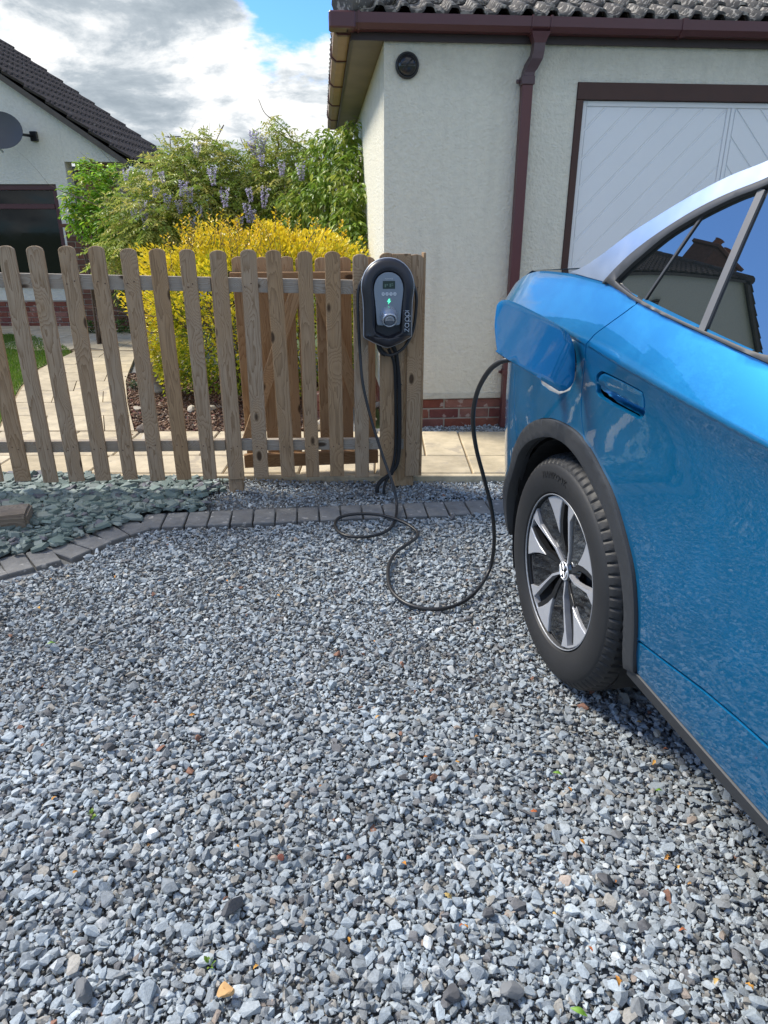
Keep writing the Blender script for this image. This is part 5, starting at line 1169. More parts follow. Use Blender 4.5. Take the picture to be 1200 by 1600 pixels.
# ================================================================== CAR
PHI = R(11.0); CO = Vector((0.56, 1.96, 0.0))
car = empty('parked_car', tuple(CO), -(pi/2-PHI), label='metallic blue electric car with its charging flap open parked on the gravel', category='car')
MC = Matrix.Translation(CO) @ Matrix.Rotation(-(pi/2-PHI), 4, 'Z'); MCi = MC.inverted()
M_paint, t_, p_ = newmat('metallic blue paint')
tco = t_.new('ShaderNodeTexCoord').outputs['Object']
lw = t_.new('ShaderNodeLayerWeight', i_Blend=0.35)
fl_ = t_.noise(tco, 1400, 1, 0.5)
t_.set(p_.inputs['Base Color'], t_.mix(t_.math('MULTIPLY', fl_, 0.3), t_.mix(lw.outputs['Facing'], (0.0, 0.18, 0.40), (0.0, 0.105, 0.26)), (0.0, 0.25, 0.50)))
p_.inputs['Metallic'].default_value = 0.65; p_.inputs['Roughness'].default_value = 0.36
p_.inputs['Coat Weight'].default_value = 1.0; p_.inputs['Coat Roughness'].default_value = 0.012; p_.inputs['Coat IOR'].default_value = 1.6
b_ = t_.new('ShaderNodeBump'); b_.inputs['Strength'].default_value = 0.04; b_.inputs['Distance'].default_value = 0.001
t_.set(b_.inputs['Height'], t_.noise(tco, 60, 2, 0.5)); t_.set(p_.inputs['Coat Normal'], b_)
# a film of road dust
dst = t_.ramp(t_.math('ADD', t_.noise(tco, 4, 6, 0.7), t_.math('MULTIPLY', t_.noise(tco, 300, 2), 0.35)), [(0.62, 0.0), (0.95, 0.22)])
t_.set(p_.inputs['Roughness'], t_.math('ADD', 0.36, dst))
M_clad = simple('grey black cladding', (0.030, 0.032, 0.036), 0.55, var=.2, vscale=20, bump=.0003, bscale=700)
M_tyre = simple('tyre rubber', (0.017, 0.017, 0.018), 0.60, var=.25, vscale=10, bump=.0004, bscale=350)
M_silver = simple('satin silver trim', (0.72, 0.74, 0.77), 0.30, metal=1.0, var=.03, vscale=3)
M_alloy = simple('machined alloy', (0.50, 0.51, 0.54), 0.36, metal=.45, var=.08)
M_rimedge = simple('grey rim edge', (0.30, 0.31, 0.33), 0.45, metal=.3, var=.08)
M_gloss = simple('gloss black', (0.008, 0.008, 0.009), 0.10, coat=1.0, var=.05)
M_trim = simple('dark window trim', (0.035, 0.036, 0.038), 0.45, var=.1)
M_cglass, t_, p_ = newmat('tinted car glass')
p_.inputs['Base Color'].default_value = (0.006, 0.008, 0.009, 1); p_.inputs['Roughness'].default_value = 0.0; p_.inputs['IOR'].default_value = 3.2; p_.inputs['Specular IOR Level'].default_value = 0.5
R0, T0R, FR, T0F = 0.55, -0.35, 0.65, 3.15
A_R, A_F = 1.309, 1.22
def plan(t):
    """point (u,w) and normal of the car's plan outline"""
    bow = lambda u: -0.0055*(u-1.3)**2
    if t > T0F:
        a = min((t-T0F)/FR, A_F); ex = max(0.0, t-T0F-FR*A_F)
        return T0F+FR*sin(a)+ex*cos(a), bow(T0F)-FR*(1-cos(a))-ex*sin(a), sin(a), cos(a)
    if t < T0R:
        a = min((T0R-t)/R0, A_R); ex = max(0.0, T0R-t-R0*A_R)
        return T0R-R0*sin(a)-ex*cos(a), bow(T0R)-R0*(1-cos(a))-ex*sin(a), -sin(a), cos(a)
    return t, bow(t), 0.0, 1.0
def tab(xs, ys, sg=20.0):
    g = np.linspace(xs[0], xs[-1], 600); v = np.interp(g, xs, ys); k_ = np.exp(-0.5*(np.arange(-60, 61)/sg)**2); k_ /= k_.sum()
    v = np.convolve(np.pad(v, 60, mode='edge'), k_, mode='valid'); g0, dg = g[0], g[1]-g[0]
    def f(t):
        s = min(max((t-g0)/dg, 0.0), len(v)-1.001); i = int(s); i = min(max(i, 1), len(v)-3); q = s-i
        a, b, c, d_ = v[i-1], v[i], v[i+1], v[i+2]
        return float(0.5*((2*b)+(c-a)*q+(2*a-5*b+4*c-d_)*q*q+(3*b-a-3*c+d_)*q**3))
    return f
zcr = tab([-1.6, -0.45, -0.2, 0.14, 0.4, 0.64, 0.82, 1.2, 2.2, 3.2, 4.4], [1.150, 1.150, 1.142, 1.110, 1.080, 1.056, 1.040, 1.015, 0.965, 0.92, 0.86])
zbl = tab([-1.6, 0.0, 0.146, 0.283, 0.443, 0.56, 0.75, 1.2, 2.2, 3.2, 4.4], [1.250, 1.256, 1.254, 1.229, 1.198, 1.180, 1.157, 1.12, 1.05, 1.00, 0.90])
WQ = None
def herm(xs, ys, x):
    i = int(np.searchsorted(xs, x)-1); i = max(0, min(len(xs)-2, i)); h = xs[i+1]-xs[i]
    def sl(k):
        if k == 0: return (ys[1]-ys[0])/(xs[1]-xs[0])
        if k == len(xs)-1: return (ys[-1]-ys[-2])/(xs[-1]-xs[-2])
        return (ys[k+1]-ys[k-1])/(xs[k+1]-xs[k-1])
    s = min(max((x-xs[i])/h, -0.5), 1.5); a, b = ys[i], ys[i+1]; m0, m1 = sl(i)*h, sl(i+1)*h
    return (2*s**3-3*s**2+1)*a+(s**3-2*s**2+s)*m0+(-2*s**3+3*s**2)*b+(s**3-s**2)*m1
LEAN = 0.32
WQ = tab([0.0, 0.03, 0.07, 0.13, 0.20, 0.30, 0.42, 0.55, 0.68, 0.80, 0.90, 0.96, 1.0, 1.05], [0.0842, 0.0740, 0.0660, 0.0600, 0.0575, 0.0580, 0.0580, 0.0540, 0.0470, 0.0380, 0.0285, 0.0200, 0.0100, -0.006], 12.0)
AMP = tab([-1.6, -0.5, -0.1, 0.5, 2.2, 3.2, 4.4], [0.0, 0.1, 0.5, 1, 1, .3, .3])
def Wof(t, z):
    zc_, zb_ = zcr(t), zbl(t); amp = AMP(t)
    if z > zb_: return 0.0202-(z-zb_)*LEAN-0.10*(z-zb_)**2
    if z > zc_:
        q = (z-zc_)/(zb_-zc_); return 0.0842-0.0640*(0.88*q+0.12*q*q)
    q = (zc_-z)/(zc_-0.30)
    if q > 1: return WQ(1.0)-(q-1)*0.30
    return WQ(q)+0.004*(1-amp)*sin(pi*min(1, q/0.3))**2*(q < 0.3)
def S(t, z, off=0.0):
    u, w_, nu, nw = plan(t); W_ = Wof(t, z)+off; return Vector((u+nu*W_, -(w_+nw*W_), z))
def Sn(t, z):
    e = 0.004; a = S(t+e, z)-S(t-e, z); b = S(t, z+e)-S(t, z-e); return a.cross(b).normalized()
def Pt(t, z, off=0.0): return S(t, z)+Sn(t, z)*off if off else S(t, z)
def proj_car(t, z, off=0.0):
    q = MC @ S(t, z, off); y, zz = q.y, q.z-CAM_H; zc_ = y*cos(PITCH)-zz*sin(PITCH); return 600+FPX*q.x/zc_, 800+FPX*(-y*sin(PITCH)-zz*cos(PITCH))/zc_
def inv(px, py, t=0.1, z=0.9, off=0.0):
    """where a sight line meets the car's side surface (t, z)"""
    best = None
    for t0 in (t, 0.5, -0.3, 0.9):
        for z0 in (z, 0.5, 1.3):
            a, b = t0, z0
            for _ in range(30):
                x, y = proj_car(a, b, off); ex, ey = px-x, py-y
                if abs(ex)+abs(ey) < 0.02: break
                e = 1e-3; xa, ya = proj_car(a+e, b, off); xb, yb = proj_car(a, b+e, off)
                J = ((xa-x)/e, (xb-x)/e, (ya-y)/e, (yb-y)/e); det = J[0]*J[3]-J[1]*J[2]
                if abs(det) < 1e-6: break
                da, db = (J[3]*ex-J[1]*ey)/det, (-J[2]*ex+J[0]*ey)/det; m_ = max(abs(da), abs(db), 0.15)/0.15
                a += da/m_; b += db/m_
            x, y = proj_car(a, b, off); er = abs(x-px)+abs(y-py)
            if best is None or er < best[0]-0.5: best = (er, a, b)
            if er < 0.1: return (a, b)
    return best[1], best[2]
def ilist(pts, off=0.0):
    o_ = []; t, z = 0.1, 0.9
    for p in pts:
        t, z = inv(p[0], p[1], t, z, off); o_.append((t, z))
    return o_
CENTER = 0.865
def densify(poly, d_):
    o_ = []
    for i in range(len(poly)):
        a, b = Vector(poly[i]), Vector(poly[(i+1) % len(poly)]); n = max(1, int((b-a).length/d_))
        for k in range(n): o_.append(tuple(a+(b-a)*k/n))
    return o_
def spline2(pts, n=6): return [(v.x, v.y) for v in smooth_path([(a, b, 0) for a, b in pts], n)]
def panel(name, outline, mat, holes=(), off=0.0, th=0.014, grid=0.03, parent=None, mirror=True, fn=None, nfn=None, edge=0.02, lip=0, crease=False):
    fn = fn or Pt; nfn = nfn or Sn
    loops = [densify(outline, edge)]+[densify(h, edge*0.6) for h in holes]
    pts, edges = [], []
    for lp in loops:
        k = len(pts); pts += lp; edges += [(k+i, k+(i+1) % len(lp)) for i in range(len(lp))]
    arr = np.array(pts); nb = len(pts)
    gx_, gz_2 = np.meshgrid(np.arange(arr[:, 0].min(), arr[:, 0].max(), grid), np.arange(arr[:, 1].min(), arr[:, 1].max(), grid), indexing='ij')
    G = np.stack([gx_.ravel(), gz_2.ravel()], -1); ins = in_poly(G, loops[0])
    for lp in loops[1:]: ins &= ~in_poly(G, lp)
    G = G[ins]
    if len(G):
        dmin = np.min(np.linalg.norm(G[:, None, :]-arr[None], axis=2), axis=1); G = G[dmin > grid*0.35]
    cp_ = []; ce_ = []
    if crease:
        rows = (-0.036, -0.026, -0.018, -0.012, -0.007, -0.003, 0.0, 0.0035, 0.012)
        if len(G): G = G[np.array([not (-0.046 < q[1]-zcr(q[0]) < 0.022) for q in G])]
        ts = np.arange(arr[:, 0].min(), arr[:, 0].max(), 0.016)
        for dz in rows:
            C0 = np.array([(t, zcr(t)+dz) for t in ts]); okc = in_poly(C0, loops[0])
            for lp in loops[1:]: okc &= ~in_poly(C0, lp)
            okc &= np.min(np.linalg.norm(C0[:, None, :]-arr[None], axis=2), axis=1) > 0.006
            prev = None
            for i_c in range(len(C0)):
                if okc[i_c]:
                    cp_.append(tuple(C0[i_c]))
                    if prev is not None and dz in (-0.007, -0.003, 0.0): edges.append((len(pts)+prev, len(pts)+len(cp_)-1))
                    prev = len(cp_)-1
                else: prev = None
    allp = [Vector(p) for p in pts]+[Vector(p) for p in cp_]+[Vector(p) for p in G]
    vo, eo, fo, ov, _, _ = delaunay_2d_cdt(allp, edges, [], 0, 1e-7)
    F = [f for f in fo if len(f) == 3]; C = np.array([((vo[f[0]]+vo[f[1]]+vo[f[2]])/3)[:] for f in F]); ok = in_poly(C, loops[0])
    for lp in loops[1:]: ok &= ~in_poly(C, lp)
    F = [F[i] for i in range(len(F)) if ok[i]]
    bset = set(); ecount = {}
    for f in F:
        for a, b in ((f[0], f[1]), (f[1], f[2]), (f[2], f[0])): ecount[(a, b)] = ecount.get((a, b), 0)+1
    bed = [(a, b) for (a, b) in ecount if (b, a) not in ecount]; bset = {i for e in bed for i in e}
    V = []; N_ = []
    for i, v in enumerate(vo):
        n_ = nfn(v.x, v.y); q = fn(v.x, v.y, off); V.append(q); N_.append(n_)
    if lip:
        for i in bset: V[i] = V[i]-N_[i]*lip
    # outward side direction for boundary verts
    k = len(V); ring = {}; V2 = []
    for i in bset: ring[i] = (k+len(V2), k+len(V2)+1); V2 += [V[i].copy(), V[i]-N_[i]*th]
    faces = [tuple(f) for f in F]
    # orientation check
    a, b, c = F[0]; 
    tot_ = sum((V[g[1]]-V[g[0]]).cross(V[g[2]]-V[g[0]]).dot(N_[g[0]]) for g in F)
    if tot_ < 0: faces = [f[::-1] for f in faces]; flip = True
    else: flip = False
    side = {}
    for a, b in bed:
        d_ = (V[b]-V[a]); m_ = d_.cross(N_[a]).normalized()*(1 if not flip else -1)
        side[a] = side.get(a, Vector())+m_; side[b] = side.get(b, Vector())+m_
    for a, b in bed:
        q = (ring[a][0], ring[a][1], ring[b][1], ring[b][0]); faces.append(q if not flip else q[::-1])
    V += V2; NN = list(N_)+[Vector((0, 0, 1))]*len(V2)
    for i in bset:
        m_ = side[i].normalized() if side[i].length > 0 else N_[i]
        NN[i] = (N_[i]+m_*0.35).normalized() if lip else N_[i]; NN[ring[i][0]] = (m_+N_[i]*0.3).normalized(); NN[ring[i][1]] = m_
    def mk(flipy, nm):
        VV = [Vector((v.x, 2*CENTER-v.y, v.z)) if flipy else v for v in V]; ff = [f[::-1] for f in faces] if flipy else faces
        nn = [Vector((v.x, -v.y, v.z)) if flipy else v for v in NN]
        me = bpy.data.meshes.new(nm); me.from_pydata([v[:] for v in VV], [], ff); me.polygons.foreach_set('use_smooth', [True]*len(ff)); me.update()
        me.normals_split_custom_set_from_vertices([n[:] for n in nn]); me.materials.append(mat)
        return link(nm, me, None, parent or car)
    o_ = mk(False, name)
    if mirror: mk(True, name)
    return o_
def shift(pts, dt=0.0, dz=0.0): return [(a+dt, b+dz) for a, b in pts]

# --- key lines read from the car
TO = ilist([(793, 735), (801, 700), (815, 672), (832.5, 658), (850, 654.5), (871, 660), (895.5, 675.5), (915, 700), (934, 735), (955, 780.5), (976, 854), (986.5, 910), (989, 980), (988, 1058)], 0.012)
TI = ilist([(801, 735), (810, 707), (825.5, 689.5), (850, 682.5), (871, 688), (888.5, 702), (906, 726), (927, 766.5), (944.5, 805), (962, 868), (971, 927.5), (972.5, 980), (972, 1043)], 0.012)
gapd = ilist([(993, 475.5), (975, 489), (950, 507), (930, 522), (921, 532), (914, 560), (910, 600), (908, 640), (911, 672), (915, 700)])
bgap = ilist([(803, 567), (803.5, 610), (804.5, 652), (808, 681)])
hand = ilist([(930.5, 598), (931.5, 588), (937, 581), (947, 582), (998, 608), (1006, 618), (1008, 632), (1006.5, 649), (998, 655), (985, 648), (936, 620)])
TOr = [(-0.545, 0.30), (-0.52, 0.45)]+[(a, b) for a, b in TO]; 
TIr = [(-0.455, 0.30), (-0.43, 0.45)]+[(a, b) for a, b in TI]
TOr[-1] = (TOr[-1][0], 0.345)
TO_s = spline2(TOr, 4); TI_s = spline2(TIr, 4)
def outside(c, s, d_):    # push curve points away from a centre
    return [(c[0]+(a-c[0])*(1+d_/max(.1, sqrt((a-c[0])**2+(b-c[1])**2))), c[1]+(b-c[1])*(1+d_/max(.1, sqrt((a-c[0])**2+(b-c[1])**2)))) for a, b in s]
ARC = outside((0.02, 0.38), TO_s, 0.0025)
def split_arc(p):        # index on ARC nearest p
    return min(range(len(ARC)), key=lambda i: (ARC[i][0]-p[0])**2+(ARC[i][1]-p[1])**2)
g_s = spline2(gapd, 4); b_s = spline2(bgap, 4)
iG, iB = split_arc(g_s[-1]), split_arc(b_s[-1])
TZ = tab([-1.6, -0.95, -0.80, -0.65, -0.55, -0.47, -0.40, -0.30, 0.0, 0.5], [1.10, 1.115, 1.135, 1.170, 1.205, 1.240, 1.258, 1.262, 1.264, 1.264])
topz = lambda t: min(TZ(t), zbl(t)+0.010)
# quarter panel
hole_px = ilist([(893, 534), (899, 548), (901, 565), (899, 592), (890, 610), (873, 616.5), (858, 610), (845, 599)])
tH, zH = hole_px[-1]
port_hole = hole_px+[(tH-0.015, zH+0.03), (tH-0.01, zH+0.10), (tH+0.04, zH+0.135), (hole_px[0][0]-0.06, hole_px[0][1]+0.02)]
quart = [g_s[0]]+[(a-0.0028, b) for a, b in g_s[1:-1]]+[ARC[iG]]+ARC[iB:iG][::-1]+[(a+0.002, b) for a, b in b_s[::-1]]
tB0, zB0 = b_s[0]
quart += [(tB0-0.01, zB0+0.010), (tB0-0.04, zB0+0.016), (-0.80, zB0+0.010), (-0.80, topz(-0.8))]+[(t, topz(t)) for t in np.linspace(-0.76, 0.14, 22)]+[(t, zbl(t)+0.008) for t in np.linspace(0.16, g_s[0][0]-0.01, 4)]
panel('rear_quarter_panel', quart, M_paint, holes=[port_hole], grid=0.022, mirror=False, crease=True)
panel('rear_quarter_panel', quart, M_paint, grid=0.05, mirror=False, fn=lambda t, z, off=0: (lambda v: Vector((v.x, 2*CENTER-v.y, v.z)))(Pt(t, z, off)), nfn=lambda t, z: (lambda n: Vector((n.x, -n.y, n.z)))(Sn(t, z)))
# rear bumper
bump_ = [(a-0.002, b) for a, b in b_s]+[ARC[i] for i in range(iB-1, -1, -1)]+[(-0.55, 0.29), (-0.9, 0.27), (-1.50, 0.27), (-1.50, zB0+0.004), (-0.8, zB0+0.004), (tB0-0.05, zB0+0.008)]
panel('rear_bumper', bump_, M_paint, grid=0.035)
panel('tailgate', [(-1.50, zB0+0.014), (-0.804, zB0+0.014)]+[(t, topz(t)) for t in np.linspace(-0.804, -1.5, 9)], M_paint, grid=0.05)
panel('tail_lamp', [(-1.25, 1.03), (-0.87, 1.04), (-0.87, 1.12), (-1.25, 1.11)], simple('red lamp lens', (0.25, 0.01, 0.01), .1, coat=1), off=0.006, grid=0.06)
# rear door
db = ilist([(990, 995), (1040, 1033), (1100, 1078), (1150, 1120), (1198, 1163)])
db = [(ARC[-1][0]-0.012, db[0][1])]+db+[(1.14, db[-1][1]+0.008)]
iD = split_arc(db[0]); db[0] = ARC[iD]
door = [(a+0.0028, b) for a, b in g_s]+ARC[iG+1:iD]+[(a, b+0.002) for a, b in db]+[(1.15, 0.8), (1.16, 1.0), (1.165, zbl(1.165)+0.008)]+[(t, zbl(t)+0.008) for t in np.linspace(1.1, g_s[0][0]+0.02, 14)]
rdoor = panel('rear_door', door, M_paint, holes=[spline2(hand+[hand[0]], 3)], grid=0.022, mirror=False, crease=True)
panel('rear_door', door, M_paint, grid=0.05, mirror=False, fn=lambda t, z, off=0: (lambda v: Vector((v.x, 2*CENTER-v.y, v.z)))(Pt(t, z, off)), nfn=lambda t, z: (lambda n: Vector((n.x, -n.y, n.z)))(Sn(t, z)))
# handle: bowl behind, bar flush in the upper half
hs_ = spline2(hand+[hand[0]], 3); hc = (sum(a for a, _ in hs_)/len(hs_), sum(b for _, b in hs_)/len(hs_))
hs_d = np.array(densify(hs_, 0.004)); h_c = (hs_d.max(0)+hs_d.min(0))/2
_u, _s, _v = np.linalg.svd(hs_d-hs_d.mean(0), full_matrices=False); h_e = _v; h_c = hs_d.mean(0); _pr = np.abs((hs_d-h_c) @ h_e.T); h_ab = _pr.max(0)*1.0
def bowl_depth(t, z):
    x, y = abs(((t, z)-h_c) @ h_e[0])/h_ab[0], abs(((t, z)-h_c) @ h_e[1])/h_ab[1]
    return 0.034*max(0.0, 1-x**8-y**6)**0.4
def bowl(t, z, off=0): return S(t, z)-Sn(t, z)*(0.002+bowl_depth(t, z))
def bown(t, z):
    e = 0.004; a = bowl(t+e, z)-bowl(t-e, z); b = bowl(t, z+e)-bowl(t, z-e); return a.cross(b).normalized()
panel('handle_recess', hs_, M_paint, fn=bowl, nfn=bown, grid=0.005, edge=0.006, lip=0, mirror=False, parent=rdoor, th=0.001)
def hline(t): return hc[1]+(t-hc[0])*((hand[8][1]-hand[10][1])/(hand[8][0]-hand[10][0]))*0.55
upper = [(hc[0]+(a-hc[0])*0.915, hc[1]+(b-hc[1])*0.84) for a, b in hs_]
m_sl = ((ilist([(1000, 634)])[0][1]-ilist([(934, 598)])[0][1])/(ilist([(1000, 634)])[0][0]-ilist([(934, 598)])[0][0])); p0 = ilist([(965, 616)])[0]
upper = clip(upper, m_sl, -1.0, m_sl*p0[0]-p0[1])
panel('door_handle', upper, M_paint, off=0.001, th=0.014, grid=0.012, edge=0.012, mirror=False, parent=rdoor, lip=0.003)
# front door, wing, sills, front bumper (outside the picture but part of the car)
panel('front_door', [(1.172, 0.53), (2.02, 0.52), (2.10, 0.75), (2.18, zbl(2.18)-.003)]+[(t, zbl(t)-.003) for t in np.linspace(2.0, 1.2, 6)]+[(1.174, 1.0)], M_paint, grid=0.06)
FW = 2.77
farc = [(FW+0.475*cos(a), 0.375+0.475*sin(a)) for a in np.linspace(R(188), R(-8), 30)]
panel('front_wing', [(2.186, zbl(2.186)-.003), (2.106, 0.75), (2.03, 0.52), (2.10, 0.345), farc[0]]+farc[1:22]+[(3.26, 0.70), (3.30, zbl(3.3)-.003)]+[(t, zbl(t)-.003) for t in np.linspace(3.1, 2.3, 6)], M_paint, grid=0.06)
panel('front_bumper', [(4.42, 0.27), (3.3, 0.27)]+farc[22:][::-1]+[(3.265, 0.70), (3.305, zbl(3.3)-.003), (3.6, zbl(3.6)-.003), (4.42, zbl(4.2)-.003)], M_paint, grid=0.07)
sill_top = [(a, b-0.0065) for a, b in db]
rocker = panel('sill_panel', [(ARC[-1][0]+0.003, 0.345), (ARC[-1][0]-0.001, 0.40)]+sill_top+[(2.02, 0.515), (2.09, 0.347)], M_paint, grid=0.03)
# the quarter/door side meets the sill with a step
panel('sill_cladding', [(TOr[-1][0]-0.052, 0.302), (2.10, 0.302), (2.11, 0.342), (TOr[-1][0]-0.035, 0.342)], M_clad, off=0.004, th=0.05, grid=0.04)
panel('wheel_arch_trim', TO_s+TI_s[::-1], M_clad, off=0.012, th=0.045, grid=0.02, lip=0.003)
fin = [(FW+0.405*cos(a), 0.375+0.405*sin(a)) for a in np.linspace(R(188), R(-8), 30)]
panel('wheel_arch_trim', [(FW+(x-FW)*.995, .375+(z-.375)*.995) for x, z in farc]+fin[::-1], M_clad, off=0.012, th=0.045, grid=0.04, lip=0.003)
# glasshouse
gt = ilist([(966, 440), (985, 421), (1010, 399), (1050, 367), (1101, 337), (1150, 313), (1187, 299)]); gb_ = ilist([(966, 441.5), (995, 464), (1040, 489), (1094, 514), (1140, 533), (1195, 555)])
so = ilist([(893, 426), (912, 418), (940, 400), (980, 370), (1030, 338), (1080, 308), (1140, 277), (1198, 254)]); si = ilist([(947, 441), (972, 414), (1000, 389), (1040, 360), (1090, 329), (1140, 304), (1198, 281)])
tl = ilist([(951, 444), (995, 475), (1045, 501), (1090, 522), (1145, 548), (1198, 572)])
def extend(pts, z_fn): return pts+[(t, z_fn(t)) for t in (0.62, 0.85, 1.1, 1.35, 1.6)]
roofz = lambda t: float(np.interp(t, [-0.6, 0.35, 0.6, 0.9, 1.3, 1.6, 1.9, 2.3, 2.5], [1.25, so[-1][1], so[-1][1]+0.035, so[-1][1]+0.058, so[-1][1]+0.055, so[-1][1]+0.02, 1.40, 1.13, 1.04]))
dG = so[-1][1]
so_x = extend([p for p in so if p[0] < 0.5], roofz); dsi = so[-1][1]-float(np.interp(so[-1][0], [p[0] for p in si], [p[1] for p in si])) if so[-1][0] < si[-1][0] else 0.035
si_x = extend(si, lambda t: roofz(t)-dsi); gt_x = extend(gt, lambda t: roofz(t)-dsi-0.022)
A_ = [(1.9, 1.36), (2.25, 1.13)]
sil_poly = spline2(so_x+[(1.95, 1.375), (2.32, 1.09)], 4)+spline2(si_x+[(1.93, 1.345), (2.28, 1.08)], 4)[::-1]
panel('silver_roof_rail', [(a, b-0.0) for a, b in sil_poly], M_silver, off=0.004, th=0.02, grid=0.03)
tl_x = [(a, b+0.003) for a, b in tl]+[(1.0, zbl(1.0)+.002), (1.6, zbl(1.6)+.002), (2.22, zbl(2.22)+.004)]
trim_out = spline2([tl_x[0]]+[(a, b-0.003) for a, b in si_x]+[(1.92, 1.335), (2.20, 1.10)], 4)
gl_b = gb_+[(0.9, zbl(0.9)+0.026), (1.3, zbl(1.3)+.024), (1.7, zbl(1.7)+.022), (2.1, zbl(2.1)+0.024)]
glass_loop = spline2(gt_x+[(1.86, 1.335), (2.1, zbl(2.1)+0.05)], 4)+spline2(gl_b, 3)[::-1][:-1]
panel('window_trim', trim_out+tl_x[::-1][:-1], M_trim, holes=[glass_loop], off=0.012, th=0.024, grid=0.03, lip=0.002)
# glass panes cut by the divider bars
def line_through(a, b): return (b[1]-a[1], -(b[0]-a[0]), (b[1]-a[1])*a[0]-(b[0]-a[0])*a[1])
d1a, d1b = ilist([(1009, 468), (1112, 318)]); d2a, d2b = ilist([(1094, 515), (1188, 296)]); d3a, d3b = ilist([(1103, 519), (1198, 298)])
l1, l2, l3 = line_through(d1a, d1b), line_through(d2a, d2b), line_through(d3a, d3b)
def norm_l(l): n = sqrt(l[0]**2+l[1]**2); return (l[0]/n, l[1]/n, l[2]/n)
l1, l2, l3 = map(norm_l, (l1, l2, l3))
def side_clip(poly, l, keep_front, gap):
    s = 1 if l[0] > 0 else -1      # l.x*t grows forward when l[0]>0
    a, b, c = (l[0]*s, l[1]*s, l[2]*s)
    return clip(poly, -a, -b, -(c+gap)) if keep_front else clip(poly, a, b, c-gap)
GL = glass_loop
q1 = side_clip(GL, l1, False, 0.002); q2 = side_clip(side_clip(GL, l1, True, 0.002), l2, False, 0.0); q3 = side_clip(GL, l3, True, 0.0)
Bp = 1.20
q3 = clip(q3, 1, 0.18, Bp+.18*1.3-0.03); q4 = clip(GL, -1, -0.18, -(Bp+.18*1.3+0.03))
for q, nm in ((q1, 'quarter_glass'), (q2, 'door_glass'), (q3, 'door_glass'), (q4, 'door_glass')): panel(nm, q, M_cglass, off=0.0, th=0.006, grid=0.03, lip=0)
bar = side_clip(side_clip([(0.3, 1.1), (1.1, 1.1), (1.1, 1.6), (0.3, 1.6)], l2, True, 0.0), l3, False, 0.0)
zt_g = lambda t: float(np.interp(t, [p[0] for p in gt_x], [p[1] for p in gt_x])); zb_g = lambda t: float(np.interp(t, [p[0] for p in gl_b], [p[1] for p in gl_b]))
barp = [d2a, d3a, d3b, d2b]
panel('window_divider', barp, simple('satin grey bar', (0.13, 0.13, 0.135), .5, metal=.2), off=0.005, th=0.012, grid=0.03)
panel('window_divider', [(d1a[0]-0.0035, d1a[1]), (d1a[0]+0.0035, d1a[1]), (d1b[0]+0.0035, d1b[1]), (d1b[0]-0.0035, d1b[1])], M_trim, off=0.003, th=0.012, grid=0.03)
panel('door_pillar', clip(clip(GL, 1, 0.18, Bp+.18*1.3+0.03), -1, -.18, -(Bp+.18*1.3-0.03)), M_gloss, off=0.002, th=.01, grid=.04)
# roof skin, rear screen, windscreen, bonnet: stretched between the two sides
def edge_pt(t):
    if t < -0.46: return S(t, TZ(t))+Vector((0, -0.006, 0.011))
    zz = roofz(t) if t > so[-1][0] else float(np.interp(t, [p[0] for p in so_x], [p[1] for p in so_x])); return S(t, zz)
def strip(name, t0, t1, mat, crown, n=24, m_=14, epf=edge_pt):
    VV = []
    for i in range(n+1):
        t = t0+(t1-t0)*i/n; e = epf(t)+Vector((0, 0.008, -0.012)); half = CENTER-e.y; cr_ = crown(t)
        for j in range(m_+1):
            s = j/m_*2-1; VV.append((e.x+(0.10*(1-s*s) if t < -0.2 else 0)*(-1 if t < 0 else 0)*0.6, CENTER+half*s, e.z+cr_*(1-abs(s)**2.4)))
    mb = MB().add(VV, [(i*(m_+1)+j, (i+1)*(m_+1)+j, (i+1)*(m_+1)+j+1, i*(m_+1)+j+1) for i in range(n) for j in range(m_)], 0, True)
    return mb.build(name, mat, car)
strip('tailgate_top', -1.06, -0.46, M_paint, lambda t: 0.012)
strip('rear_screen', -0.455, 0.0, M_cglass, lambda t: 0.006+0.02*(t+.5))
strip('roof', 0.0, 1.45, M_paint, lambda t: 0.016+0.03*min(1, t))
strip('windscreen', 1.45, 2.40, M_cglass, lambda t: 0.06)
def ep_bon(t): return S(t, zbl(min(t, 4.0))-0.003)
strip('bonnet', 2.30, 3.93, M_paint, lambda t: 0.09*min(1, (4.0-t)*1.2), epf=ep_bon)
MB().add([tuple(edge_pt(2.38)), (edge_pt(2.38).x, 2*CENTER-edge_pt(2.38).y, edge_pt(2.38).z), (ep_bon(2.28).x, 2*CENTER-ep_bon(2.28).y, ep_bon(2.28).z), tuple(ep_bon(2.28))], [(0, 1, 2, 3)]).build('scuttle', M_clad, car)
# dark liner behind the gaps
shell_o = [(-1.49, 0.30), (-0.50, 0.30), (-0.45, 0.45)]+[(0.41*cos(a), 0.375+0.43*sin(a)) for a in np.linspace(R(165), R(-5), 22)]+[(0.50, 0.31), (2.28, 0.31)]+[(FW+0.43*cos(a), 0.375+0.43*sin(a)) for a in np.linspace(R(185), R(-5), 22)]+[(3.3, 0.30), (4.40, 0.30), (4.40, 0.88), (3.3, 0.97), (2.36, 1.02)]+[(t, roofz(t)-0.012) for t in (2.1, 1.9, 1.6, 1.3, 0.9, 0.6)]+[(a, b-0.012) for a, b in so_x if -0.36 < a < 0.5][::-1]+[(-0.42, 1.235), (-0.55, 1.18), (-0.8, 1.11), (-1.49, 1.10)]
port_in = [(hole_px[0][0]-0.30, zH-0.03), (hole_px[0][0]+0.03, zH-0.05), (hole_px[0][0]+.03, zH+.19), (hole_px[0][0]-.30, zH+.19)]
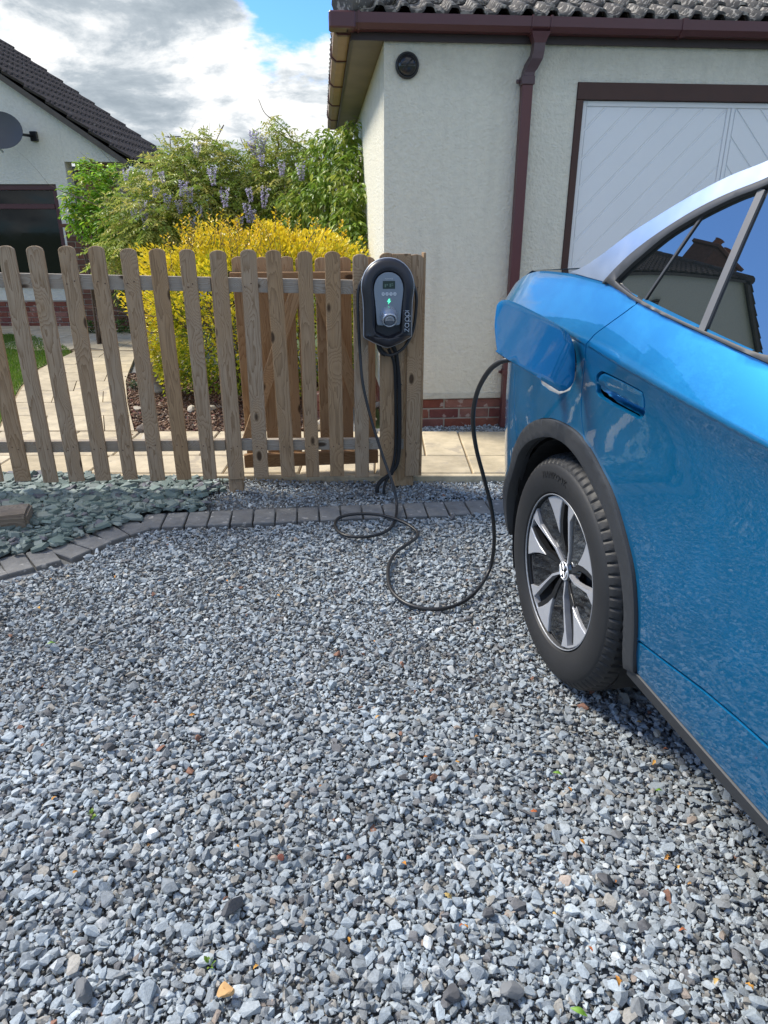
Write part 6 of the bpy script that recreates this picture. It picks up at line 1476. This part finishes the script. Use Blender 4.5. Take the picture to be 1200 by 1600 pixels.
panel('inner_shell', shell_o, M_blackmatt, holes=[port_in, [(0.13, 0.9), (0.50, 0.9), (0.50, 1.10), (0.13, 1.10)]], off=-0.022, th=0.002, grid=0.06, lip=0, mirror=False)
panel('inner_shell', shell_o, M_blackmatt, off=-0.022, th=0.002, grid=0.08, lip=0, mirror=False, fn=lambda t, z, off=0: (lambda v: Vector((v.x, 2*CENTER-v.y, v.z)))(Pt(t, z, off)), nfn=lambda t, z: (lambda n: Vector((n.x, -n.y, n.z)))(Sn(t, z)))
panel('door_inner', [(0.12, 0.88), (0.52, 0.88), (0.52, 1.12), (0.12, 1.12)], M_blackmatt, off=-0.05, th=0.002, grid=0.06, lip=0, mirror=False)
MB().box(-0.62, 3.4, 0.40, 2*CENTER-0.40, 0.24, 0.95).build('underbody', M_blackmatt, car)
for (x0, x1) in ((-0.58, -0.48), (0.52, 2.25), (3.30, 3.40)):
    MB().box(x0, x1, 0.06, 0.399, 0.26, 0.60).build('floor_edge', M_blackmatt, car); MB().box(x0, x1, 2*CENTER-0.399, 2*CENTER-0.06, 0.26, 0.60).build('floor_edge', M_blackmatt, car)
# wheel arch liners
for cx_ in (0.0, FW):
    for flip in (0, 1):
        lv = []; n = 26
        for i in range(n+1):
            a = R(205)-R(230)*i/n
            for yy in (0.0, 0.34): lv.append((cx_+0.418*cos(a), (2*CENTER-yy) if flip else yy, 0.375+0.418*sin(a)))
        mb = MB().add(lv, [(i*2, i*2+1, i*2+3, i*2+2) for i in range(n)]); k = len(mb.v); mb.add([(cx_+0.418*cos(R(205)-R(230)*i/n), (2*CENTER-.34) if flip else .34, .375+.418*sin(R(205)-R(230)*i/n)) for i in range(n+1)], [tuple(range(n+1))])
        mb.build('wheel_arch_liner', M_blackmatt, car)
# --- charge port, flap
pc = (hole_px[0][0]-0.115, zH+0.10)
PC = S(*pc); PN = Sn(*pc)
phs = port_hole
phs_d = densify(phs, .006)
def prec(t, z, off=0): return S(t, z)-Sn(t, z)*(0.045*min(1, min(sqrt((t-a)**2+(z-b)**2) for a, b in phs_d)/0.012)**0.5+0.002)
M_portgrey = simple('grey port surround', (0.24, 0.25, 0.26), 0.45)
def precn(t, z):
    e = 0.002; a = prec(t+e, z)-prec(t-e, z); b = prec(t, z+e)-prec(t, z-e); return a.cross(b).normalized()
port = panel('charge_port', phs, M_portgrey, fn=prec, nfn=precn, grid=0.006, edge=0.006, lip=0, mirror=False, th=0.001)
Mp = Matrix.Translation(PC-PN*0.044) @ PN.to_track_quat('Z', 'Y').to_matrix().to_4x4()
MB().lathe([(0.040, 0), (0.040, 0.022), (0.036, 0.024), (0.034, 0.006), (0, 0.006)], 28, Mp).build('socket', M_black, port)
hp = MC @ S(0.112, 1.05, 0.004)     # hinge point
Fd = Vector((sin(PHI), -cos(PHI), 0)); Nd = Vector((-cos(PHI), -sin(PHI), 0))
fn_ = (Fd*0.95+Nd*0.20+Vector((0, 0, 0.28))).normalized()
def on_flap(px, py):
    r = ray(px, py); o_ = Vector((0, 0, CAM_H)); q = o_+r*((hp-o_).dot(fn_)/r.dot(fn_)); return MCi @ q
fpx = [(45, 672), (56, 657), (75, 649), (110, 655), (200, 700), (330, 778), (358, 808), (375, 855), (381, 910), (380, 970), (372, 1006), (350, 1030), (322, 1039), (285, 1022), (60, 884), (46, 860), (40, 820), (36, 750)]
fo_ = [on_flap(760+x/2.727, 230+y/2.727) for x, y in fpx]
fc = sum(fo_, Vector())/len(fo_); fnl = (MCi.to_3x3() @ fn_).normalized()
e1 = (fo_[8]-fo_[17]).normalized(); e2 = fnl.cross(e1).normalized()
fl2 = spline2([((q-fc).dot(e1), (q-fc).dot(e2)) for q in fo_]+[((fo_[0]-fc).dot(e1), (fo_[0]-fc).dot(e2))], 4)
rad_ = max(sqrt(a*a+b*b) for a, b in fl2)
def flp(a, b, off=0): return fc+e1*a+e2*b+fnl*(0.012*(1-(a/rad_)**2)-0.006+off)
def flnn(a, b): e = .002; n = (flp(a+e, b)-flp(a-e, b)).cross(flp(a, b+e)-flp(a, b-e)).normalized(); return n if n.dot(fnl) > 0 else -n
panel('charge_flap', fl2, M_paint, fn=flp, nfn=flnn, th=0.007, grid=0.02, edge=.012, mirror=False, lip=0.003)
inn = [(a*0.93, b*0.90) for a, b in fl2]
panel('flap_lining', inn, M_portgrey, fn=lambda a, b, off=0: flp(a, b)-fnl*0.012, nfn=lambda a, b: -fnl, th=-0.004, grid=0.03, edge=.015, mirror=False, lip=0)
ar0 = S(hole_px[0][0]-0.01, 1.02, -0.03); ar1 = fc+e1*0.06-fnl*0.018
MB().tube(smooth_path([ar0, (ar0+ar1)/2+Vector((0, 0.0, 0.0))-fnl*0.02, ar1], 6), 0.011, 8).build('flap_hinge', M_black, car)
# plug on the cable
plug = MB(); pw = MC @ PC; pn = (MC.to_3x3() @ PN).normalized()
end = CABLE_END
plug.tube(smooth_path([pw-pn*0.03, pw+pn*0.03, pw+pn*0.075, (pw+pn*0.10)*0.5+end*0.5, end], 6), list(np.linspace(0.034, 0.034, 9))+list(np.linspace(0.030, 0.016, 10))+[0.013]*6, 16)
plug.build('charging_plug', M_black, cobj)

# --- wheels
def make_wheel(cx_, flip, detail=True):
    Mw = Matrix.Translation((cx_, -0.026, 0.375))
    if flip: Mw = Matrix.Translation((cx_, 2*CENTER+0.026, 0.375)) @ Matrix.Rotation(pi, 4, 'Z')
    MY = Mw @ Matrix.Rotation(-pi/2, 4, 'X')       # local z -> +y (inward)
    RR = 0.245
    bar_ = MB().lathe([(0.243, 0.014), (0.247, 0.0095), (0.2495, 0.011), (0.250, 0.018), (0.243, 0.030), (0.236, 0.05), (0.225, 0.20), (0.0, 0.20)], 64, MY)
    wheel_ = bar_.build('wheel', M_clad, car)
    MB().lathe([(0.2445, 0.0125), (0.2460, 0.0088), (0.2480, 0.0095), (0.2488, 0.013)], 96, MY).build('rim_edge', M_rimedge, wheel_)
    # tyre
    n = 360 if detail else 96; prof = [(0.248, 0.020), (0.255, 0.006), (0.268, 0.0005), (0.285, -0.004), (0.305, -0.006), (0.322, -0.003), (0.334, 0.001), (0.3405, 0.0045), (0.3425, 0.0065), (0.346, 0.0075), (0.354, 0.0135), (0.362, 0.022), (0.368, 0.032), (0.3715, 0.040), (0.373, 0.050), (0.3745, 0.064), (0.3746, 0.0665), (0.368, 0.0675), (0.368, 0.0745), (0.375, 0.0755), (0.3755, 0.100), (0.368, 0.101), (0.368, 0.110), (0.376, 0.111), (0.376, 0.14), (0.368, 0.141), (0.368, 0.148), (0.375, 0.149), (0.374, 0.18), (0.366, 0.21), (0.34, 0.232), (0.25, 0.22)]
    vs = []
    for (r, h) in prof:
        for k in range(n):
            rr = r; ph_ = (k*72/n+ (h*6.0)) % 1.0
            if 0.003 < h < 0.0650 and r > 0.344: rr = r-(0.0065 if ph_ < 0.17 else 0)*min(1, (r-0.342)/0.010)
            elif 0.075 < h < 0.15 and r > 0.37 and ((k*72/n+h*14) % 1.0) < 0.14: rr = r-0.004
            vs.append(MY @ Vector((rr*cos(2*pi*k/n), rr*sin(2*pi*k/n), h)))
    mb = MB(); m_ = len(prof); mb.add(vs, [(i*n+k, i*n+(k+1) % n, (i+1)*n+(k+1) % n, (i+1)*n+k) for i in range(m_-1) for k in range(n)], 0, True)
    ty = mb.build('tyre', M_tyre, wheel_, fix=False)
    bm = bmesh.new(); bm.from_mesh(ty.data)
    bmesh.ops.recalc_face_normals(bm, faces=bm.faces[:])
    for e in bm.edges:
        if len(e.link_faces) == 2 and e.calc_face_angle(0) > R(28): e.smooth = False
    bm.to_mesh(ty.data); bm.free()
    def dep(rho): return 0.016+0.030*(1-min(1, rho))**1.3
    def pol(pts, y0, y1, name, mat, s, bev=True):
        ol = []
        for i in range(len(pts)):
            (r1, a1), (r2, a2) = pts[i], pts[(i+1) % len(pts)]; m2 = max(1, int(max(abs(a2-a1)/6, abs(r2-r1)/0.15)))
            for k in range(m2): q = k/m2; ol.append((r1+(r2-r1)*q, a1+(a2-a1)*q))
        n_ = len(ol); vs = []
        def P3(rho, a, y): aa = R(a+s); return Mw @ Vector((RR*rho*cos(aa), dep(rho)+y, -RR*rho*sin(aa)))
        cr_ = sum(r*cos(R(a)) for r, a in ol)/n_; cs_ = sum(r*sin(R(a)) for r, a in ol)/n_
        def shrink(r, a, d_):
            x, y = r*cos(R(a)), r*sin(R(a)); L_ = sqrt((x-cr_)**2+(y-cs_)**2)+1e-6; x -= (x-cr_)/L_*d_; y -= (y-cs_)/L_*d_; return sqrt(x*x+y*y), math.degrees(atan2(y, x))
        for r, a in ol: r2, a2 = shrink(r, a, 0.010); vs.append(P3(r2, a2, y0))
        for r, a in ol: vs.append(P3(r, a, y0+0.0018))
        for r, a in ol: vs.append(P3(r, a, y1))
        mb = MB().add(vs, [(i, (i+1) % n_, n_+(i+1) % n_, n_+i) for i in range(n_)]+[(n_+i, n_+(i+1) % n_, 2*n_+(i+1) % n_, 2*n_+i) for i in range(n_)])
        tri = bpy.data.meshes.new('t'); mb.add(vs[:n_], [tuple(range(n_))])
        return mb.build(name, mat, wheel_)
    for s in (62, -10, -82, -154, 134):
        pol([(0.12, 2), (0.12, 20), (0.34, 13.5), (0.54, 6.5), (0.78, 3.0), (0.985, 8.5), (0.985, -2.2), (0.80, -1.2), (0.54, 2.6), (0.33, 8.5)], 0.0, 0.020, 'spoke', M_alloy, s)
        pol([(0.50, -26), (0.975, -38), (0.985, -26), (0.985, -12.0)], 0.0, 0.020, 'spoke_wedge', M_alloy, s)
        pol([(0.14, -22), (0.50, -28), (0.955, -12.2), (0.93, -9.5), (0.50, -18), (0.20, -8)], 0.003, 0.022, 'spoke_flank', M_black, s)
        pol([(0.955, -26), (0.985, -26), (0.985, 2), (0.955, 2)], 0.0005, 0.020, 'spoke_rim', M_alloy, s)
        pol([(0.15, 24), (0.34, 15.5), (0.54, 8.5), (0.80, 5), (0.985, 9.5), (0.985, 33), (0.50, 44), (0.16, 48)], 0.007, 0.016, 'spoke_insert', M_gloss, s)
    MB().lathe([(0.0, 0.040), (0.030, 0.041), (0.036, 0.050), (0.06, 0.060), (0.06, 0.08)], 32, MY).build('hub', M_gloss, wheel_)
    MB().lathe([(0.0, 0.085), (0.215, 0.085), (0.215, 0.10)], 48, MY).build('brake_disc', M_blackmatt, wheel_)
    lg = MB().lathe([(0.0275, 0.036), (0.0305, 0.036), (0.0305, 0.041), (0.0275, 0.041), (0.0275, 0.036)], 36, MY)
    def lgl(p): return [Mw @ Vector((x*0.027, 0.037, z*0.027)) for x, z in p]
    for p in ([(-0.42, 0.90), (0.0, 0.08), (0.42, 0.90)], [(-0.88, 0.42), (-0.42, -0.88), (0.0, -0.06), (0.42, -0.88), (0.88, 0.42)]):
        lg.tube(lgl(p), 0.0028, 6)
    lg.build('badge', simple('white chrome badge', (0.75, 0.77, 0.8), .3, metal=.4, var=.02), wheel_)
    if detail:
        cu = None; lt = MB()
        vs_all, fs_all = [], []
        for i, ch in enumerate('HANKOOK'):
            c2 = bpy.data.curves.new('tmp', 'FONT'); c2.body = ch; c2.size = 0.030; c2.extrude = 0.0006; c2.align_x = 'CENTER'; c2.resolution_u = 2
            to = bpy.data.objects.new('tmp', c2); COL.objects.link(to); dg = bpy.context.evaluated_depsgraph_get(); dg.update()
            me = bpy.data.meshes.new_from_object(to.evaluated_get(dg)); bpy.data.objects.remove(to); bpy.data.curves.remove(c2)
            a = R(112)-i*R(4.6); rr = 0.300
            X = Vector((sin(a), 0, -cos(a))); Y_ = Vector((cos(a), 0, sin(a))); Z_ = Vector((0, -1, 0))
            for v in me.vertices:
                q = Y_*(rr+v.co.y)+X*v.co.x; lt_y = -0.0066 if True else 0
                vs_all.append(Mw @ Vector((q.x, lt_y-v.co.z, q.z)))
            k = len(vs_all)-len(me.vertices); fs_all += [tuple(j+k for j in f.vertices) for f in me.polygons]; bpy.data.meshes.remove(me)
        lt.add(vs_all, fs_all); lt.build('sidewall_lettering', M_tyre, wheel_, fix=False)
    return wheel_
make_wheel(0.0, False); make_wheel(FW, False, False); make_wheel(0.0, True, False); make_wheel(FW, True, False)
